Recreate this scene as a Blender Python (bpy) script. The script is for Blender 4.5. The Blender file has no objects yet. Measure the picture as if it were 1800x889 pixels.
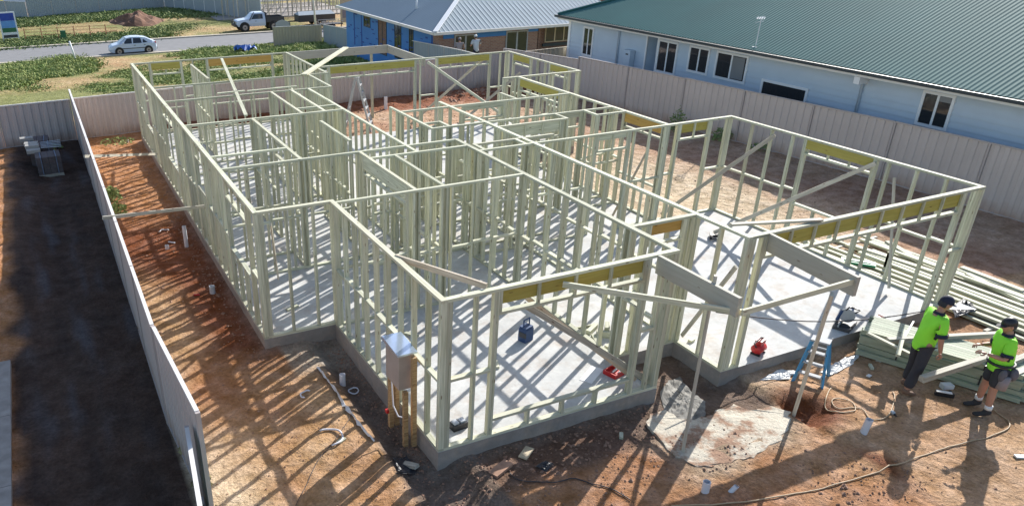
import bpy, bmesh, math, random
from mathutils import Vector, Matrix, noise
random.seed(7)
R_ = math.radians
scene = bpy.context.scene
# ------------------------------------------------------------------ camera
CL = Vector((-2.905, -8.116, 7.119))
YAW, PIT, ROL = R_(24.55), R_(26.85), R_(-0.19)
FPX, CX, CY = 1350.48, 900-193.83, 444.5+84.6          # focal and principal point in 1800 px units
Fw = Vector((math.sin(YAW)*math.cos(PIT), math.cos(YAW)*math.cos(PIT), -math.sin(PIT)))
Rt = Vector((math.cos(YAW), -math.sin(YAW), 0)); Up = Rt.cross(Fw)
Rt, Up = Rt*math.cos(ROL)+Up*math.sin(ROL), -Rt*math.sin(ROL)+Up*math.cos(ROL)
cam = bpy.data.cameras.new('camera'); camo = bpy.data.objects.new('camera', cam)
scene.collection.objects.link(camo)
m = Matrix((Rt, Up, -Fw)).transposed().to_4x4(); m.translation = CL
camo.matrix_world = m
cam.sensor_width = 36; cam.lens = 36*FPX/1800
cam.shift_x = 193.83/1800; cam.shift_y = 84.6/1800
cam.clip_end = 2000; cam.clip_start = 0.1
scene.camera = camo
# ------------------------------------------------------------------ light
SUN = Vector((1.55, 0.90, 1.0)).normalized()
w = bpy.data.worlds.new('World'); scene.world = w; w.use_nodes = True
nt = w.node_tree; bg = nt.nodes['Background']
sky = nt.nodes.new('ShaderNodeTexSky'); sky.sky_type = 'NISHITA'; sky.sun_disc = False
sky.sun_elevation = math.asin(SUN.z); sky.sun_rotation = math.atan2(SUN.x, SUN.y)
sky.air_density = 1.0; sky.dust_density = 1.2; sky.ozone_density = 1.0
nt.links.new(sky.outputs[0], bg.inputs[0]); bg.inputs[1].default_value = 0.125
sl = bpy.data.lights.new('sun', 'SUN'); sl.energy = 5.0; sl.angle = R_(0.45); sl.color = (1, .965, .91)
so = bpy.data.objects.new('sun', sl); scene.collection.objects.link(so)
so.rotation_euler = SUN.to_track_quat('Z', 'Y').to_euler()
scene.view_settings.view_transform = 'Standard'; scene.view_settings.look = 'None'
scene.view_settings.gamma = 1; scene.view_settings.use_curve_mapping = False
scene.view_settings.exposure = 0.70
scene.cycles.max_bounces = 6
COL = scene.collection

# ------------------------------------------------------------------ helpers
def gz(x, y):
    if y < 24: return -.25
    if y < 33: return -.25-1.25*(y-24)/9
    return -1.5-2.53*min((y-33)/33, 1)
def ray(px, py):
    return Fw + Rt*((px-CX)/FPX) + Up*((CY-py)/FPX)
def at(px, py, z=0.):                                    # where a sight line meets a level
    d = ray(px, py); return CL + d*((z-CL.z)/d.z)
def on(px, py, ax, v):
    d = ray(px, py); return CL + d*((v-CL[ax])/d[ax])
def gnd(px, py):
    d = ray(px, py); t = 5.
    while t < 600:
        P = CL+d*t
        if P.z <= gz(P.x, P.y): break
        t += .05
    return P

def newmat(name):
    m = bpy.data.materials.new(name); m.use_nodes = True
    return m, m.node_tree, m.node_tree.nodes['Principled BSDF']
def mat(name, col, rough=.7, var=.12, scale=6., metal=0., bump=0., spec=.5, rand=0., stretch=None):
    m, nt, b = newmat(name); N = nt.nodes; L = nt.links
    b.inputs['Roughness'].default_value = rough; b.inputs['Metallic'].default_value = metal
    b.inputs['Specular IOR Level'].default_value = spec
    tc = N.new('ShaderNodeTexCoord'); mp = N.new('ShaderNodeMapping'); L.new(tc.outputs['Object'], mp.inputs[0])
    if stretch: mp.inputs['Scale'].default_value = stretch
    nz = N.new('ShaderNodeTexNoise'); nz.inputs['Scale'].default_value = scale; nz.inputs['Detail'].default_value = 5
    L.new(mp.outputs[0], nz.inputs[0])
    r = N.new('ShaderNodeMapRange'); r.inputs[1].default_value = .25; r.inputs[2].default_value = .75
    r.inputs[3].default_value = 1-var; r.inputs[4].default_value = 1+var
    L.new(nz.outputs[0], r.inputs[0]); src = r.outputs[0]
    if rand:
        oi = N.new('ShaderNodeObjectInfo'); r2 = N.new('ShaderNodeMapRange')
        r2.inputs[3].default_value = 1-rand; r2.inputs[4].default_value = 1+rand
        L.new(oi.outputs['Random'], r2.inputs[0]); mm = N.new('ShaderNodeMath'); mm.operation = 'MULTIPLY'
        L.new(src, mm.inputs[0]); L.new(r2.outputs[0], mm.inputs[1]); src = mm.outputs[0]
    hv = N.new('ShaderNodeHueSaturation'); hv.inputs['Color'].default_value = (*col, 1); L.new(src, hv.inputs['Value'])
    L.new(hv.outputs[0], b.inputs['Base Color'])
    if bump:
        bp = N.new('ShaderNodeBump'); bp.inputs['Strength'].default_value = bump; bp.inputs['Distance'].default_value = .01
        L.new(nz.outputs[0], bp.inputs['Height']); L.new(bp.outputs[0], b.inputs['Normal'])
    return m
def wood(name, c1, c2, rand=.2):
    m, nt, b = newmat(name); N = nt.nodes; L = nt.links
    b.inputs['Roughness'].default_value = .75
    tc = N.new('ShaderNodeTexCoord'); mp = N.new('ShaderNodeMapping'); mp.inputs['Scale'].default_value = (1.2, 22, 22)
    oi = N.new('ShaderNodeObjectInfo'); ad = N.new('ShaderNodeVectorMath'); ad.operation = 'ADD'
    cx = N.new('ShaderNodeCombineXYZ'); mu = N.new('ShaderNodeMath'); mu.operation = 'MULTIPLY'; mu.inputs[1].default_value = 37
    L.new(oi.outputs['Random'], mu.inputs[0]); L.new(mu.outputs[0], cx.inputs[0]); L.new(mu.outputs[0], cx.inputs[1])
    L.new(tc.outputs['Object'], ad.inputs[0]); L.new(cx.outputs[0], ad.inputs[1]); L.new(ad.outputs[0], mp.inputs[0])
    nz = N.new('ShaderNodeTexNoise'); nz.inputs['Scale'].default_value = 1.6; nz.inputs['Detail'].default_value = 4; L.new(mp.outputs[0], nz.inputs[0])
    cr = N.new('ShaderNodeValToRGB'); cr.color_ramp.elements[0].position = .32; cr.color_ramp.elements[1].position = .62
    cr.color_ramp.elements[0].color = (*c1, 1); cr.color_ramp.elements[1].color = (*c2, 1); L.new(nz.outputs[0], cr.inputs[0])
    # knots
    mk = N.new('ShaderNodeMapping'); mk.inputs['Scale'].default_value = (2.2, 9, 9); L.new(ad.outputs[0], mk.inputs[0])
    vo = N.new('ShaderNodeTexVoronoi'); vo.inputs['Scale'].default_value = 1.3; L.new(mk.outputs[0], vo.inputs[0])
    kr = N.new('ShaderNodeValToRGB'); kr.color_ramp.elements[0].position = .07; kr.color_ramp.elements[0].color = (.35, .25, .2, 1)
    kr.color_ramp.elements[1].position = .13; kr.color_ramp.elements[1].color = (1, 1, 1, 1); L.new(vo.outputs['Distance'], kr.inputs[0])
    mx = N.new('ShaderNodeMix'); mx.data_type = 'RGBA'; mx.blend_type = 'MULTIPLY'; mx.inputs[0].default_value = 1
    L.new(cr.outputs[0], mx.inputs[6]); L.new(kr.outputs[0], mx.inputs[7])
    r2 = N.new('ShaderNodeMapRange'); r2.inputs[3].default_value = 1-rand; r2.inputs[4].default_value = 1+rand; L.new(oi.outputs['Random'], r2.inputs[0])
    m7 = N.new('ShaderNodeMath'); m7.operation = 'MULTIPLY'; m7.inputs[1].default_value = 7.31; L.new(oi.outputs['Random'], m7.inputs[0])
    fr7 = N.new('ShaderNodeMath'); fr7.operation = 'FRACT'; L.new(m7.outputs[0], fr7.inputs[0])
    rb_ = N.new('ShaderNodeMapRange'); rb_.inputs[1].default_value = .55; rb_.inputs[2].default_value = 1; rb_.inputs[3].default_value = 0; rb_.inputs[4].default_value = .32; L.new(fr7.outputs[0], rb_.inputs[0])
    mt_ = N.new('ShaderNodeMix'); mt_.data_type = 'RGBA'; mt_.inputs[7].default_value = (c2[0]*.92, c2[1]*.82, c2[2]*.78, 1); L.new(rb_.outputs[0], mt_.inputs[0]); L.new(mx.outputs[2], mt_.inputs[6])
    hv = N.new('ShaderNodeHueSaturation'); L.new(mt_.outputs[2], hv.inputs['Color']); L.new(r2.outputs[0], hv.inputs['Value'])
    L.new(hv.outputs[0], b.inputs['Base Color'])
    return m

M = {}
M['pine_green'] = wood('green_pine', (.25,.29,.21), (.40,.43,.32), .2)
M['pine'] = wood('treated_pine', (.37, .375, .26), (.56, .56, .43))
M['pine_grey'] = wood('weathered_pine', (.34, .31, .25), (.50, .47, .39))
M['beam'] = wood('grey_beam', (.37,.36,.30), (.42,.41,.35), .05)
M['lvl'] = wood('yellow_lvl', (.33, .28, .055), (.42, .36, .085), .08)
M['lvl_brown'] = wood('brown_lvl', (.42, .24, .05), (.50, .30, .08), .08)
M['brace_brown'] = wood('brace_brown', (.33,.27,.20), (.50,.43,.34))
M['hardwood'] = wood('hardwood', (.22, .12, .05), (.45, .30, .15), .1)
M['concrete_edge'] = mat('concrete_edge', (.30, .27, .245), .95, .25, 5, bump=.5)
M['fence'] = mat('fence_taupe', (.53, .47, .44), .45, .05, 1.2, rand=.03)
for _n in ('fence',):
    _nt = M[_n].node_tree; _N = _nt.nodes; _L = _nt.links; _b = _N['Principled BSDF']; _src = _b.inputs['Base Color'].links[0].from_socket
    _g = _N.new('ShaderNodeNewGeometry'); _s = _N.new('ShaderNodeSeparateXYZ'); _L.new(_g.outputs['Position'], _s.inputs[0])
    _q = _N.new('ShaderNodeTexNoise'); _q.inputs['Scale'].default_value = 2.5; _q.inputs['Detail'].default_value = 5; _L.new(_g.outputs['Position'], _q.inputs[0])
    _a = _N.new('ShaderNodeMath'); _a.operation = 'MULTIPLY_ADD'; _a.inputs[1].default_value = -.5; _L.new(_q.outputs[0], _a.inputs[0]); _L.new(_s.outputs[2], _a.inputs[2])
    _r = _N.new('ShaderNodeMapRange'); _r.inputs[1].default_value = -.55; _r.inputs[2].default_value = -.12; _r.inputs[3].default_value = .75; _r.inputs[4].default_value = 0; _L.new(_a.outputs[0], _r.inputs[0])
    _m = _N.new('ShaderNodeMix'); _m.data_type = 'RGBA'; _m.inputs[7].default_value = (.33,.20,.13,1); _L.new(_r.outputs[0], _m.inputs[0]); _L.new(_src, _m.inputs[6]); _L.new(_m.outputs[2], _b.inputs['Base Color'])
M['fence_post'] = mat('fence_post_taupe', (.43, .38, .36), .45, .05, 3)
M['fence_cream'] = mat('fence_cream', (.50, .42, .30), .5, .05, 1.2)
M['fence_grey'] = mat('fence_grey', (.33, .37, .40), .45, .05, 1.2)
M['fence_teal'] = mat('fence_teal', (.18, .30, .33), .4, .05, 2)
M['fence_cap'] = mat('fence_cap', (.70, .67, .64), .35, .04, 3)
M['white'] = mat('white_paint', (.78, .79, .80), .5, .03, 3)
M['board'] = mat('weatherboard', (.50, .585, .67), .6, .04, 2)
M['glass'] = mat('window_glass', (.02, .025, .03), .06, .1, 1, spec=.8)
M['blind'] = mat('window_blind', (.20, .21, .22), .5, .1, 1, spec=.5)
M['roof_green'] = mat('roof_green', (.048, .145, .14), .7, .08, .5, spec=.12)
M['roof_zinc'] = mat('roof_zinc', (.30, .35, .385), .8, .06, .6, spec=.12)
M['gutter_dark'] = mat('gutter_dark', (.03, .045, .055), .5, .1, 3)
M['metal'] = mat('galvanised', (.55, .57, .58), .4, .1, 5, metal=.6)
M['alu'] = mat('aluminium', (.40, .41, .42), .7, .1, 5, spec=.2)
M['blue'] = mat('ladder_blue', (.06, .27, .48), .5, .08, 5)
M['tool_blue'] = mat('tool_blue', (.02, .06, .16), .5, .08, 5)
M['black'] = mat('black_plastic', (.015, .015, .018), .45, .1, 8)
M['dark'] = mat('dark_grey', (.05, .05, .055), .6, .15, 8)
M['red'] = mat('red_plastic', (.5, .02, .02), .4, .08, 8)
M['pvc'] = mat('pvc_white', (.66, .66, .70), .4, .04, 5)
M['hose'] = mat('hose_cream', (.42, .30, .18), .6, .06, 5)
M['cord_dark'] = mat('cord_dark', (.05, .04, .04), .6, .06, 5)
M['rubber'] = mat('tyre_rubber', (.02, .02, .022), .8, .1, 10)
M['car_white'] = mat('car_white', (.55, .63, .76), .22, .02, 2, spec=.7)
M['wheel'] = mat('wheel_silver', (.35, .33, .34), .4, .1, 6, metal=.6)
M['asphalt'] = mat('asphalt', (.19, .19, .195), .9, .12, 1.5)
M['kerb'] = mat('kerb_concrete', (.46, .41, .33), .9, .12, 3)
M['skin'] = mat('skin', (.42, .22, .15), .55, .06, 8)
M['hivis'] = mat('hivis_fabric', (.30, .86, .05), .75, .06, 5)
M['navy'] = mat('navy_fabric', (.018, .022, .045), .85, .12, 8)
M['charcoal'] = mat('charcoal_fabric', (.035, .036, .045), .85, .12, 8)
M['boot'] = mat('boot_leather', (.17, .10, .065), .8, .15, 10)
M['boot_dark'] = mat('boot_dark', (.03, .028, .03), .8, .15, 10)
M['leather'] = mat('pouch_leather', (.12, .115, .13), .75, .2, 10)
def leafmat(name, c1, c2, sc):
    m, nt, b = newmat(name); N = nt.nodes; L = nt.links; b.inputs['Roughness'].default_value = .8; b.inputs['Specular IOR Level'].default_value = .15
    tc = N.new('ShaderNodeTexCoord'); nz = N.new('ShaderNodeTexNoise'); nz.inputs['Scale'].default_value = sc; nz.inputs['Detail'].default_value = 8; nz.inputs['Roughness'].default_value = .75
    L.new(tc.outputs['Object'], nz.inputs[0]); cr = N.new('ShaderNodeValToRGB'); cr.color_ramp.elements[0].position = .36; cr.color_ramp.elements[1].position = .66
    cr.color_ramp.elements[0].color = (*c1, 1); cr.color_ramp.elements[1].color = (*c2, 1); L.new(nz.outputs[0], cr.inputs[0]); L.new(cr.outputs[0], b.inputs['Base Color']); return m
M['leaf'] = leafmat('weed_leaf', (.13,.21,.055), (.36,.37,.15), .9)
M['leaf_dry'] = mat('dry_grass', (.34,.30,.14), .8, .3, 3)
M['leaf_dark'] = leafmat('weed_dark', (.09,.16,.05), (.30,.32,.14), .7)
M['bluewrap'] = mat('blue_wrap', (.035, .20, .54), .5, .12, .8)
M['blueprint'] = mat('blue_wrap_print', (.01, .06, .30), .6, .1, 2)
M['tarp'] = mat('blue_tarp', (.03, .12, .42), .5, .1, 3)
M['shirt_grey'] = mat('grey_fabric', (.45, .48, .52), .8, .1, 6)
M['shirt_taupe'] = mat('taupe_fabric', (.26, .22, .22), .8, .1, 6)
M['meterbox'] = mat('meter_box_brown', (.33, .265, .23), .6, .1, 4)
M['foil'] = mat('foil_film', (.20, .19, .17), .75, .6, 7, spec=.2)
M['film'] = mat('white_film', (.58, .585, .58), .4, .1, 12)
M['film_black'] = mat('black_film', (.03, .03, .035), .45, .2, 8)
M['paper'] = mat('white_paper', (.75, .74, .72), .8, .04, 4)
M['orange'] = mat('orange_mesh', (.55, .20, .12), .8, .2, 6)
M['brickpack'] = mat('dark_brick', (.11, .09, .09), .9, .25, 6)
M['packcap'] = mat('pack_cap', (.34, .33, .31), .8, .1, 6)
M['strap'] = mat('pack_strap', (.14, .18, .26), .6, .1, 6)
M['stone'] = mat('soil_clod', (.34, .20, .135), .95, .3, 9, rand=.2)
M['signblue'] = mat('sign_blue', (.02, .06, .35), .5, .2, 2)
M['signgreen'] = mat('sign_green', (.03, .14, .06), .5, .2, 2)
M['signsky'] = mat('sign_sky', (.12, .30, .62), .5, .2, 2)
M['tan'] = mat('tan_panel', (.52, .42, .28), .7, .1, 2)

def brickmat(name, c1, c2, mortar):
    m, nt, b = newmat(name); N = nt.nodes; L = nt.links; b.inputs['Roughness'].default_value = .9
    tc = N.new('ShaderNodeTexCoord'); sp = N.new('ShaderNodeSeparateXYZ'); cb = N.new('ShaderNodeCombineXYZ'); a = N.new('ShaderNodeMath')
    L.new(tc.outputs['Object'], sp.inputs[0]); L.new(sp.outputs[0], a.inputs[0]); L.new(sp.outputs[1], a.inputs[1])
    L.new(a.outputs[0], cb.inputs[0]); L.new(sp.outputs[2], cb.inputs[1])
    t = N.new('ShaderNodeTexBrick'); t.inputs['Scale'].default_value = 1; t.inputs['Brick Width'].default_value = .24
    t.inputs['Row Height'].default_value = .086; t.inputs['Mortar Size'].default_value = .01
    t.inputs['Color1'].default_value = (*c1, 1); t.inputs['Color2'].default_value = (*c2, 1); t.inputs['Mortar'].default_value = (*mortar, 1)
    L.new(cb.outputs[0], t.inputs[0]); L.new(t.outputs[0], b.inputs['Base Color']); return m
M['brick'] = brickmat('orange_brick', (.36, .20, .14), (.27, .14, .10), (.35, .30, .26))
M['brick_brown'] = brickmat('brown_brick', (.24, .12, .075), (.17, .08, .055), (.25, .2, .17))

class MB:
    def __init__(s): s.v = []; s.f = []; s.mi = []; s.cur = 0
    def add(s, vs, fs):
        o = len(s.v); s.v += [tuple(v) for v in vs]; s.f += [tuple(i+o for i in f) for f in fs]; s.mi += [s.cur]*len(fs); return s
    def box(s, lo, hi, mtx=None):
        x0, y0, z0 = lo; x1, y1, z1 = hi
        v = [Vector(p) for p in ((x0,y0,z0),(x1,y0,z0),(x1,y1,z0),(x0,y1,z0),(x0,y0,z1),(x1,y0,z1),(x1,y1,z1),(x0,y1,z1))]
        if mtx: v = [mtx@p for p in v]
        return s.add(v, [(0,3,2,1),(4,5,6,7),(0,1,5,4),(1,2,6,5),(2,3,7,6),(3,0,4,7)])
    def beam(s, a, b, w, h, up=(0,0,1)):                 # bar from a to b, w across, h along up
        a = Vector(a); b = Vector(b); x = (b-a); L = x.length; x.normalize(); up = Vector(up)
        y = up.cross(x)
        if y.length < 1e-4: y = Vector((0,1,0)).cross(x)
        y.normalize(); z = x.cross(y)
        m = Matrix((x, y, z)).transposed().to_4x4(); m.translation = a
        return s.box((0,-w/2,-h/2), (L,w/2,h/2), m)
    def tube(s, pts, r, n=8, cap=True):
        pts = [Vector(p) for p in pts]; rs = r if isinstance(r, (list, tuple)) else [r]*len(pts)
        vs = []; fs = []; prev = None
        for i, p in enumerate(pts):
            d = (pts[min(i+1,len(pts)-1)]-pts[max(i-1,0)]).normalized()
            if prev is None:
                a = d.orthogonal().normalized()
            else:
                a = (prev-d*prev.dot(d)).normalized()
            prev = a; b = d.cross(a)
            for k in range(n):
                t = 2*math.pi*k/n; vs.append(p+(a*math.cos(t)+b*math.sin(t))*rs[i])
        for i in range(len(pts)-1):
            for k in range(n): fs.append((i*n+k, i*n+(k+1)%n, (i+1)*n+(k+1)%n, (i+1)*n+k))
        if cap: fs.append(tuple(range(n))[::-1]); fs.append(tuple((len(pts)-1)*n+k for k in range(n)))
        return s.add(vs, fs)
    def ell(s, c, r, n=12, m=8, mtx=None):
        vs = []; fs = []
        for j in range(m+1):
            t = math.pi*j/m
            for k in range(n):
                a = 2*math.pi*k/n; p = Vector((r[0]*math.sin(t)*math.cos(a), r[1]*math.sin(t)*math.sin(a), r[2]*math.cos(t)))
                if mtx: p = mtx@p
                vs.append(Vector(c)+p)
        for j in range(m):
            for k in range(n): fs.append((j*n+k, (j+1)*n+k, (j+1)*n+(k+1)%n, j*n+(k+1)%n))
        return s.add(vs, fs)
    def mesh(s, name, mats, smooth=False):
        me = bpy.data.meshes.new(name); me.from_pydata(s.v, [], s.f)
        for mm in (mats if isinstance(mats, (list, tuple)) else [mats]): me.materials.append(mm)
        if len(me.materials) > 1: me.polygons.foreach_set('material_index', s.mi)
        if smooth: me.polygons.foreach_set('use_smooth', [True]*len(me.polygons))
        me.update(); return me
    def build(s, name, mats, parent=None, smooth=False, recalc=False):
        me = s.mesh(name, mats, smooth)
        if recalc:
            bm = bmesh.new(); bm.from_mesh(me); bmesh.ops.recalc_face_normals(bm, faces=bm.faces); bm.to_mesh(me); bm.free()
        o = bpy.data.objects.new(name, me); COL.objects.link(o)
        if parent: o.parent = parent
        return o
def tag(o, label=None, cat=None, group=None, kind=None):
    if label: o['label'] = label
    if cat: o['category'] = cat
    if group: o['group'] = group
    if kind: o['kind'] = kind
    elif label: o['kind'] = 'thing'
    return o
def empty(name, loc, label, cat, rz=0, group=None):
    o = bpy.data.objects.new(name, None); COL.objects.link(o); o.empty_display_size = .1
    o.location = loc; o.rotation_euler = (0, 0, rz)
    return tag(o, label, cat, group)
def copy_tree(o, parent=None):
    c = o.copy(); COL.objects.link(c)
    if parent: c.parent = parent
    for ch in list(o.children): copy_tree(ch, c)
    return c

# ------------------------------------------------------------------ ground
def fr(a, b, st):
    n = max(1, int(round((b-a)/st))); return [a+(b-a)*i/n for i in range(n)]
xs = fr(-60,-12,4)+fr(-12,-5,.7)+fr(-5,15,.11)+fr(15,24,.6)+fr(24,60,2)+fr(60,160,10)+[160]
ys = fr(-60,-12,6)+fr(-12,-4,.8)+fr(-4,24,.12)+fr(24,110,.8)+fr(110,300,10)+fr(300,900,60)+[900]
def n2(x, y, s, o=0): return noise.noise(Vector((x*s, y*s, o)))
def inrect(x, y, r, f=.3):
    x0, x1, y0, y1 = r
    return max(0, min(1, min(x-x0, x1-x, y-y0, y1-y)/f+.5))
def soft(d, w): return max(0., min(1., .5+d/w))
RED=(.28,.115,.062); TAN=(.49,.325,.195); DRK=(.12,.05,.032); LOT_SHADE=(.085,.056,.044); SAND=(.50,.37,.22); PALE=(.60,.50,.36); ORG=(.42,.22,.12); PINK=(.50,.345,.24); GRS=(.17,.20,.075)
def mixc(a, b, t): t=max(0,min(1,t)); return tuple(a[i]+(b[i]-a[i])*t for i in range(3))
def slabdist(x, y):                                       # >0 inside the slab outline
    ds = []
    for r in ((0,5.5,4.36,20.5),(1.41,5.42,0,20.5),(1.4,6.9,1.07,17.2),(6.85,12.75,-.08,6.08),(5,10.72,1,17.2),(5,13.05,12.83,17.2)):
        ds.append(min(x-r[0], r[1]-x, y-r[2], r[3]-y))
    return max(ds)
TR = [gnd(*q) for q in ((560,655),(600,705),(640,760),(668,785))]
def ground_at(x, y):
    z = gz(x, y); c = RED
    a = n2(x, y, .35, 3); b = n2(x, y, 1.3, 9); d = n2(x, y, .12, 5)
    sd = slabdist(x, y)
    if y > 24.5:                                          # grassy block and beyond
        c = mixc(SAND, (.38,.24,.14), .5+a); g = soft(n2(x, y, .16, 21)*.9+b*.25+.10, .5)
        c = mixc(c, GRS, g*.85); z += .12*n2(x, y, .25, 2)
        if y > 63: z = gz(x, y)+.03*b
        return z, c
    if x < -2.07:                                          # lot beyond the side fence, the fence's shadow painted dark into its soil
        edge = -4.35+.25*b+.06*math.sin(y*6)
        st_ = n2(x*3.2+.4*b, y*.35, 1.1, 31); c = mixc(LOT_SHADE, (.105,.066,.05), .5+b); c = mixc(c, (.12,.11,.115), max(0, st_*2.2-.35)*.8); c = mixc(c, (.04,.03,.028), max(0,-st_*2-.3)*.6); z += .03*st_; z += -.0; c = mixc(ORG, c, soft(x-edge, .25))
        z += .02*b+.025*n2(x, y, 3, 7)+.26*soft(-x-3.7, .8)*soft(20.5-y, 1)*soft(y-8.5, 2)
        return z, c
    if x < .2 and y > 3:
        fc = mixc((.37,.20,.115), TAN, .55+.6*a+.5*b); fc = mixc(fc, PALE, soft(-x-1.1-.1*y+a*.7, .8)*.75)
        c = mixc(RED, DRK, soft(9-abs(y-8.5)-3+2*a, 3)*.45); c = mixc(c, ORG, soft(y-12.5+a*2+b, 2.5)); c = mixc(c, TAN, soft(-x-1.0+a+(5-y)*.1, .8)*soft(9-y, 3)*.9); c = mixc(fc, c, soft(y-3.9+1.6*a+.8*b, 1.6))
        z += .05*a+.03*b
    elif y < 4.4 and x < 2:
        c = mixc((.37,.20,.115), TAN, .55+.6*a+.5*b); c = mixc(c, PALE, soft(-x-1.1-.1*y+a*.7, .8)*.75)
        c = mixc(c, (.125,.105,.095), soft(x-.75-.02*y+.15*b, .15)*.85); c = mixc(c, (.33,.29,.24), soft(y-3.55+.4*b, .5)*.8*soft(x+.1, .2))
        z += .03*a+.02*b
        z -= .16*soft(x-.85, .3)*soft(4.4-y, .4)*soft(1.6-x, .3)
    elif y < 1.2 and x < 7.3:
        c = mixc((.33,.165,.10), (.45,.28,.17), .5+a+.4*b); pq = soft(1.35-math.hypot((x-6.0)*.8, y+.65)+.5*b, .5); c = mixc(c, (.40,.33,.25), pq*.75)
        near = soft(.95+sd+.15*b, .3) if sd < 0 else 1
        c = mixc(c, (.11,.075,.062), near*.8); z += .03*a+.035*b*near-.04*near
    elif y < 0.5:
        c = mixc((.40,.24,.15), (.50,.34,.22), .5+a+.3*b)
        pq = soft(1.25-math.hypot((x-6.1)*.8, y+.75)+.5*b, .5); c = mixc(c, (.40,.33,.25), pq*.75); z += .025*b*pq
        h = math.hypot(x-7.4, (y+1.35)*1.2); c = mixc(c, (.17,.07,.04), soft(.75-h+.3*b, .4))
        z += .02*a+.02*b-.12*soft(.42-h, .3)+.07*soft(.3-abs(h-.7), .3)
        h2 = math.hypot(x-6.6, (y+2.9)*.9); c = mixc(c, (.20,.09,.05), soft(.8-h2+.4*b, .5)); c = mixc(c, (.15,.06,.04), soft(.45-h2+.5*b, .3)*.6); z += .07*soft(.7-h2+.3*b, .5)
    else:
        c = mixc(PINK, (.38,.22,.15), .4+a*1.1+.3*b)
        if x > 10: c = mixc(c, PALE, soft(3.4-math.hypot(x-12.6, (y-7.6)*.6)+.9*b, 2.2)*.75)
        c = mixc(c, (.30,.21,.17), soft(x-15.9, .5)*.25)  # shade from the right fence and eave tinted into the soil
        z += .035*a+.03*b
        if y > 20.8: c = mixc(c, (.27,.12,.075), soft(y-21.2+a, .8)); z += .12*soft(y-22+.3*b, .5)*soft(23.4-y, .4)
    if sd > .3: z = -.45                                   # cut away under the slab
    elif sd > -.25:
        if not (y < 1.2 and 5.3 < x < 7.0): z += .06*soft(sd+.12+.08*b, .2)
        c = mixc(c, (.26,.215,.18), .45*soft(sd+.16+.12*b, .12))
    z += .02*n2(x, y, 3.5, 1)+.012*n2(x, y, 8, 4)
    return z, c
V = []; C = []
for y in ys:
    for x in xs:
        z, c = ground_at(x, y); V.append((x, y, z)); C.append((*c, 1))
nx = len(xs); Fc = [(j*nx+i, j*nx+i+1, (j+1)*nx+i+1, (j+1)*nx+i) for j in range(len(ys)-1) for i in range(nx-1)]
me = bpy.data.meshes.new('ground'); me.from_pydata(V, [], Fc)
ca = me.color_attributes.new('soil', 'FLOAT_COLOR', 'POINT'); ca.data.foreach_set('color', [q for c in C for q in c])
me.polygons.foreach_set('use_smooth', [True]*len(me.polygons))
m, nt, b = newmat('soil'); N = nt.nodes; L = nt.links; b.inputs['Roughness'].default_value = .95; b.inputs['Specular IOR Level'].default_value = .15
vc = N.new('ShaderNodeVertexColor'); vc.layer_name = 'soil'
tc = N.new('ShaderNodeTexCoord')
def nz(scale, det=6, rough=.6):
    n = N.new('ShaderNodeTexNoise'); n.inputs['Scale'].default_value = scale; n.inputs['Detail'].default_value = det; n.inputs['Roughness'].default_value = rough
    L.new(tc.outputs['Object'], n.inputs[0]); return n.outputs[0]
def mr(s, a, bb, lo=.3, hi=.7):
    r = N.new('ShaderNodeMapRange'); r.inputs[1].default_value = lo; r.inputs[2].default_value = hi; r.inputs[3].default_value = a; r.inputs[4].default_value = bb; L.new(s, r.inputs[0]); return r.outputs[0]
def mul(a, bb):
    q = N.new('ShaderNodeMath'); q.operation = 'MULTIPLY'; L.new(a, q.inputs[0]); L.new(bb, q.inputs[1]); return q.outputs[0]
na, nb, ncc = nz(3.2), nz(17, 5, .7), nz(.7, 4)
vv = mul(mul(mr(na, .72, 1.26), mr(nb, .68, 1.3)), mr(ncc, .86, 1.13))
vo = N.new('ShaderNodeTexVoronoi'); vo.inputs['Scale'].default_value = 16; L.new(tc.outputs['Object'], vo.inputs[0])
sp = mr(vo.outputs['Distance'], 1.55, 1.0, .05, .12)
vv = mul(vv, sp)
hv = N.new('ShaderNodeHueSaturation'); L.new(vc.outputs[0], hv.inputs['Color']); L.new(vv, hv.inputs['Value'])
sat = mr(na, 1.22, .95); L.new(sat, hv.inputs['Saturation'])
L.new(hv.outputs[0], b.inputs['Base Color'])
bp = N.new('ShaderNodeBump'); bp.inputs['Strength'].default_value = 1.0; bp.inputs['Distance'].default_value = .06
v2 = N.new('ShaderNodeTexVoronoi'); v2.inputs['Scale'].default_value = 5.5; v2.feature = 'SMOOTH_F1'; L.new(tc.outputs['Object'], v2.inputs[0])
ad = N.new('ShaderNodeMath'); L.new(na, ad.inputs[0]); L.new(nb, ad.inputs[1]); a2_ = N.new('ShaderNodeMath'); L.new(ad.outputs[0], a2_.inputs[0]); L.new(v2.outputs['Distance'], a2_.inputs[1]); L.new(a2_.outputs[0], bp.inputs['Height']); L.new(bp.outputs[0], b.inputs['Normal'])
me.materials.append(m); g = bpy.data.objects.new('ground', me); COL.objects.link(g); tag(g, kind='structure')

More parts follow.
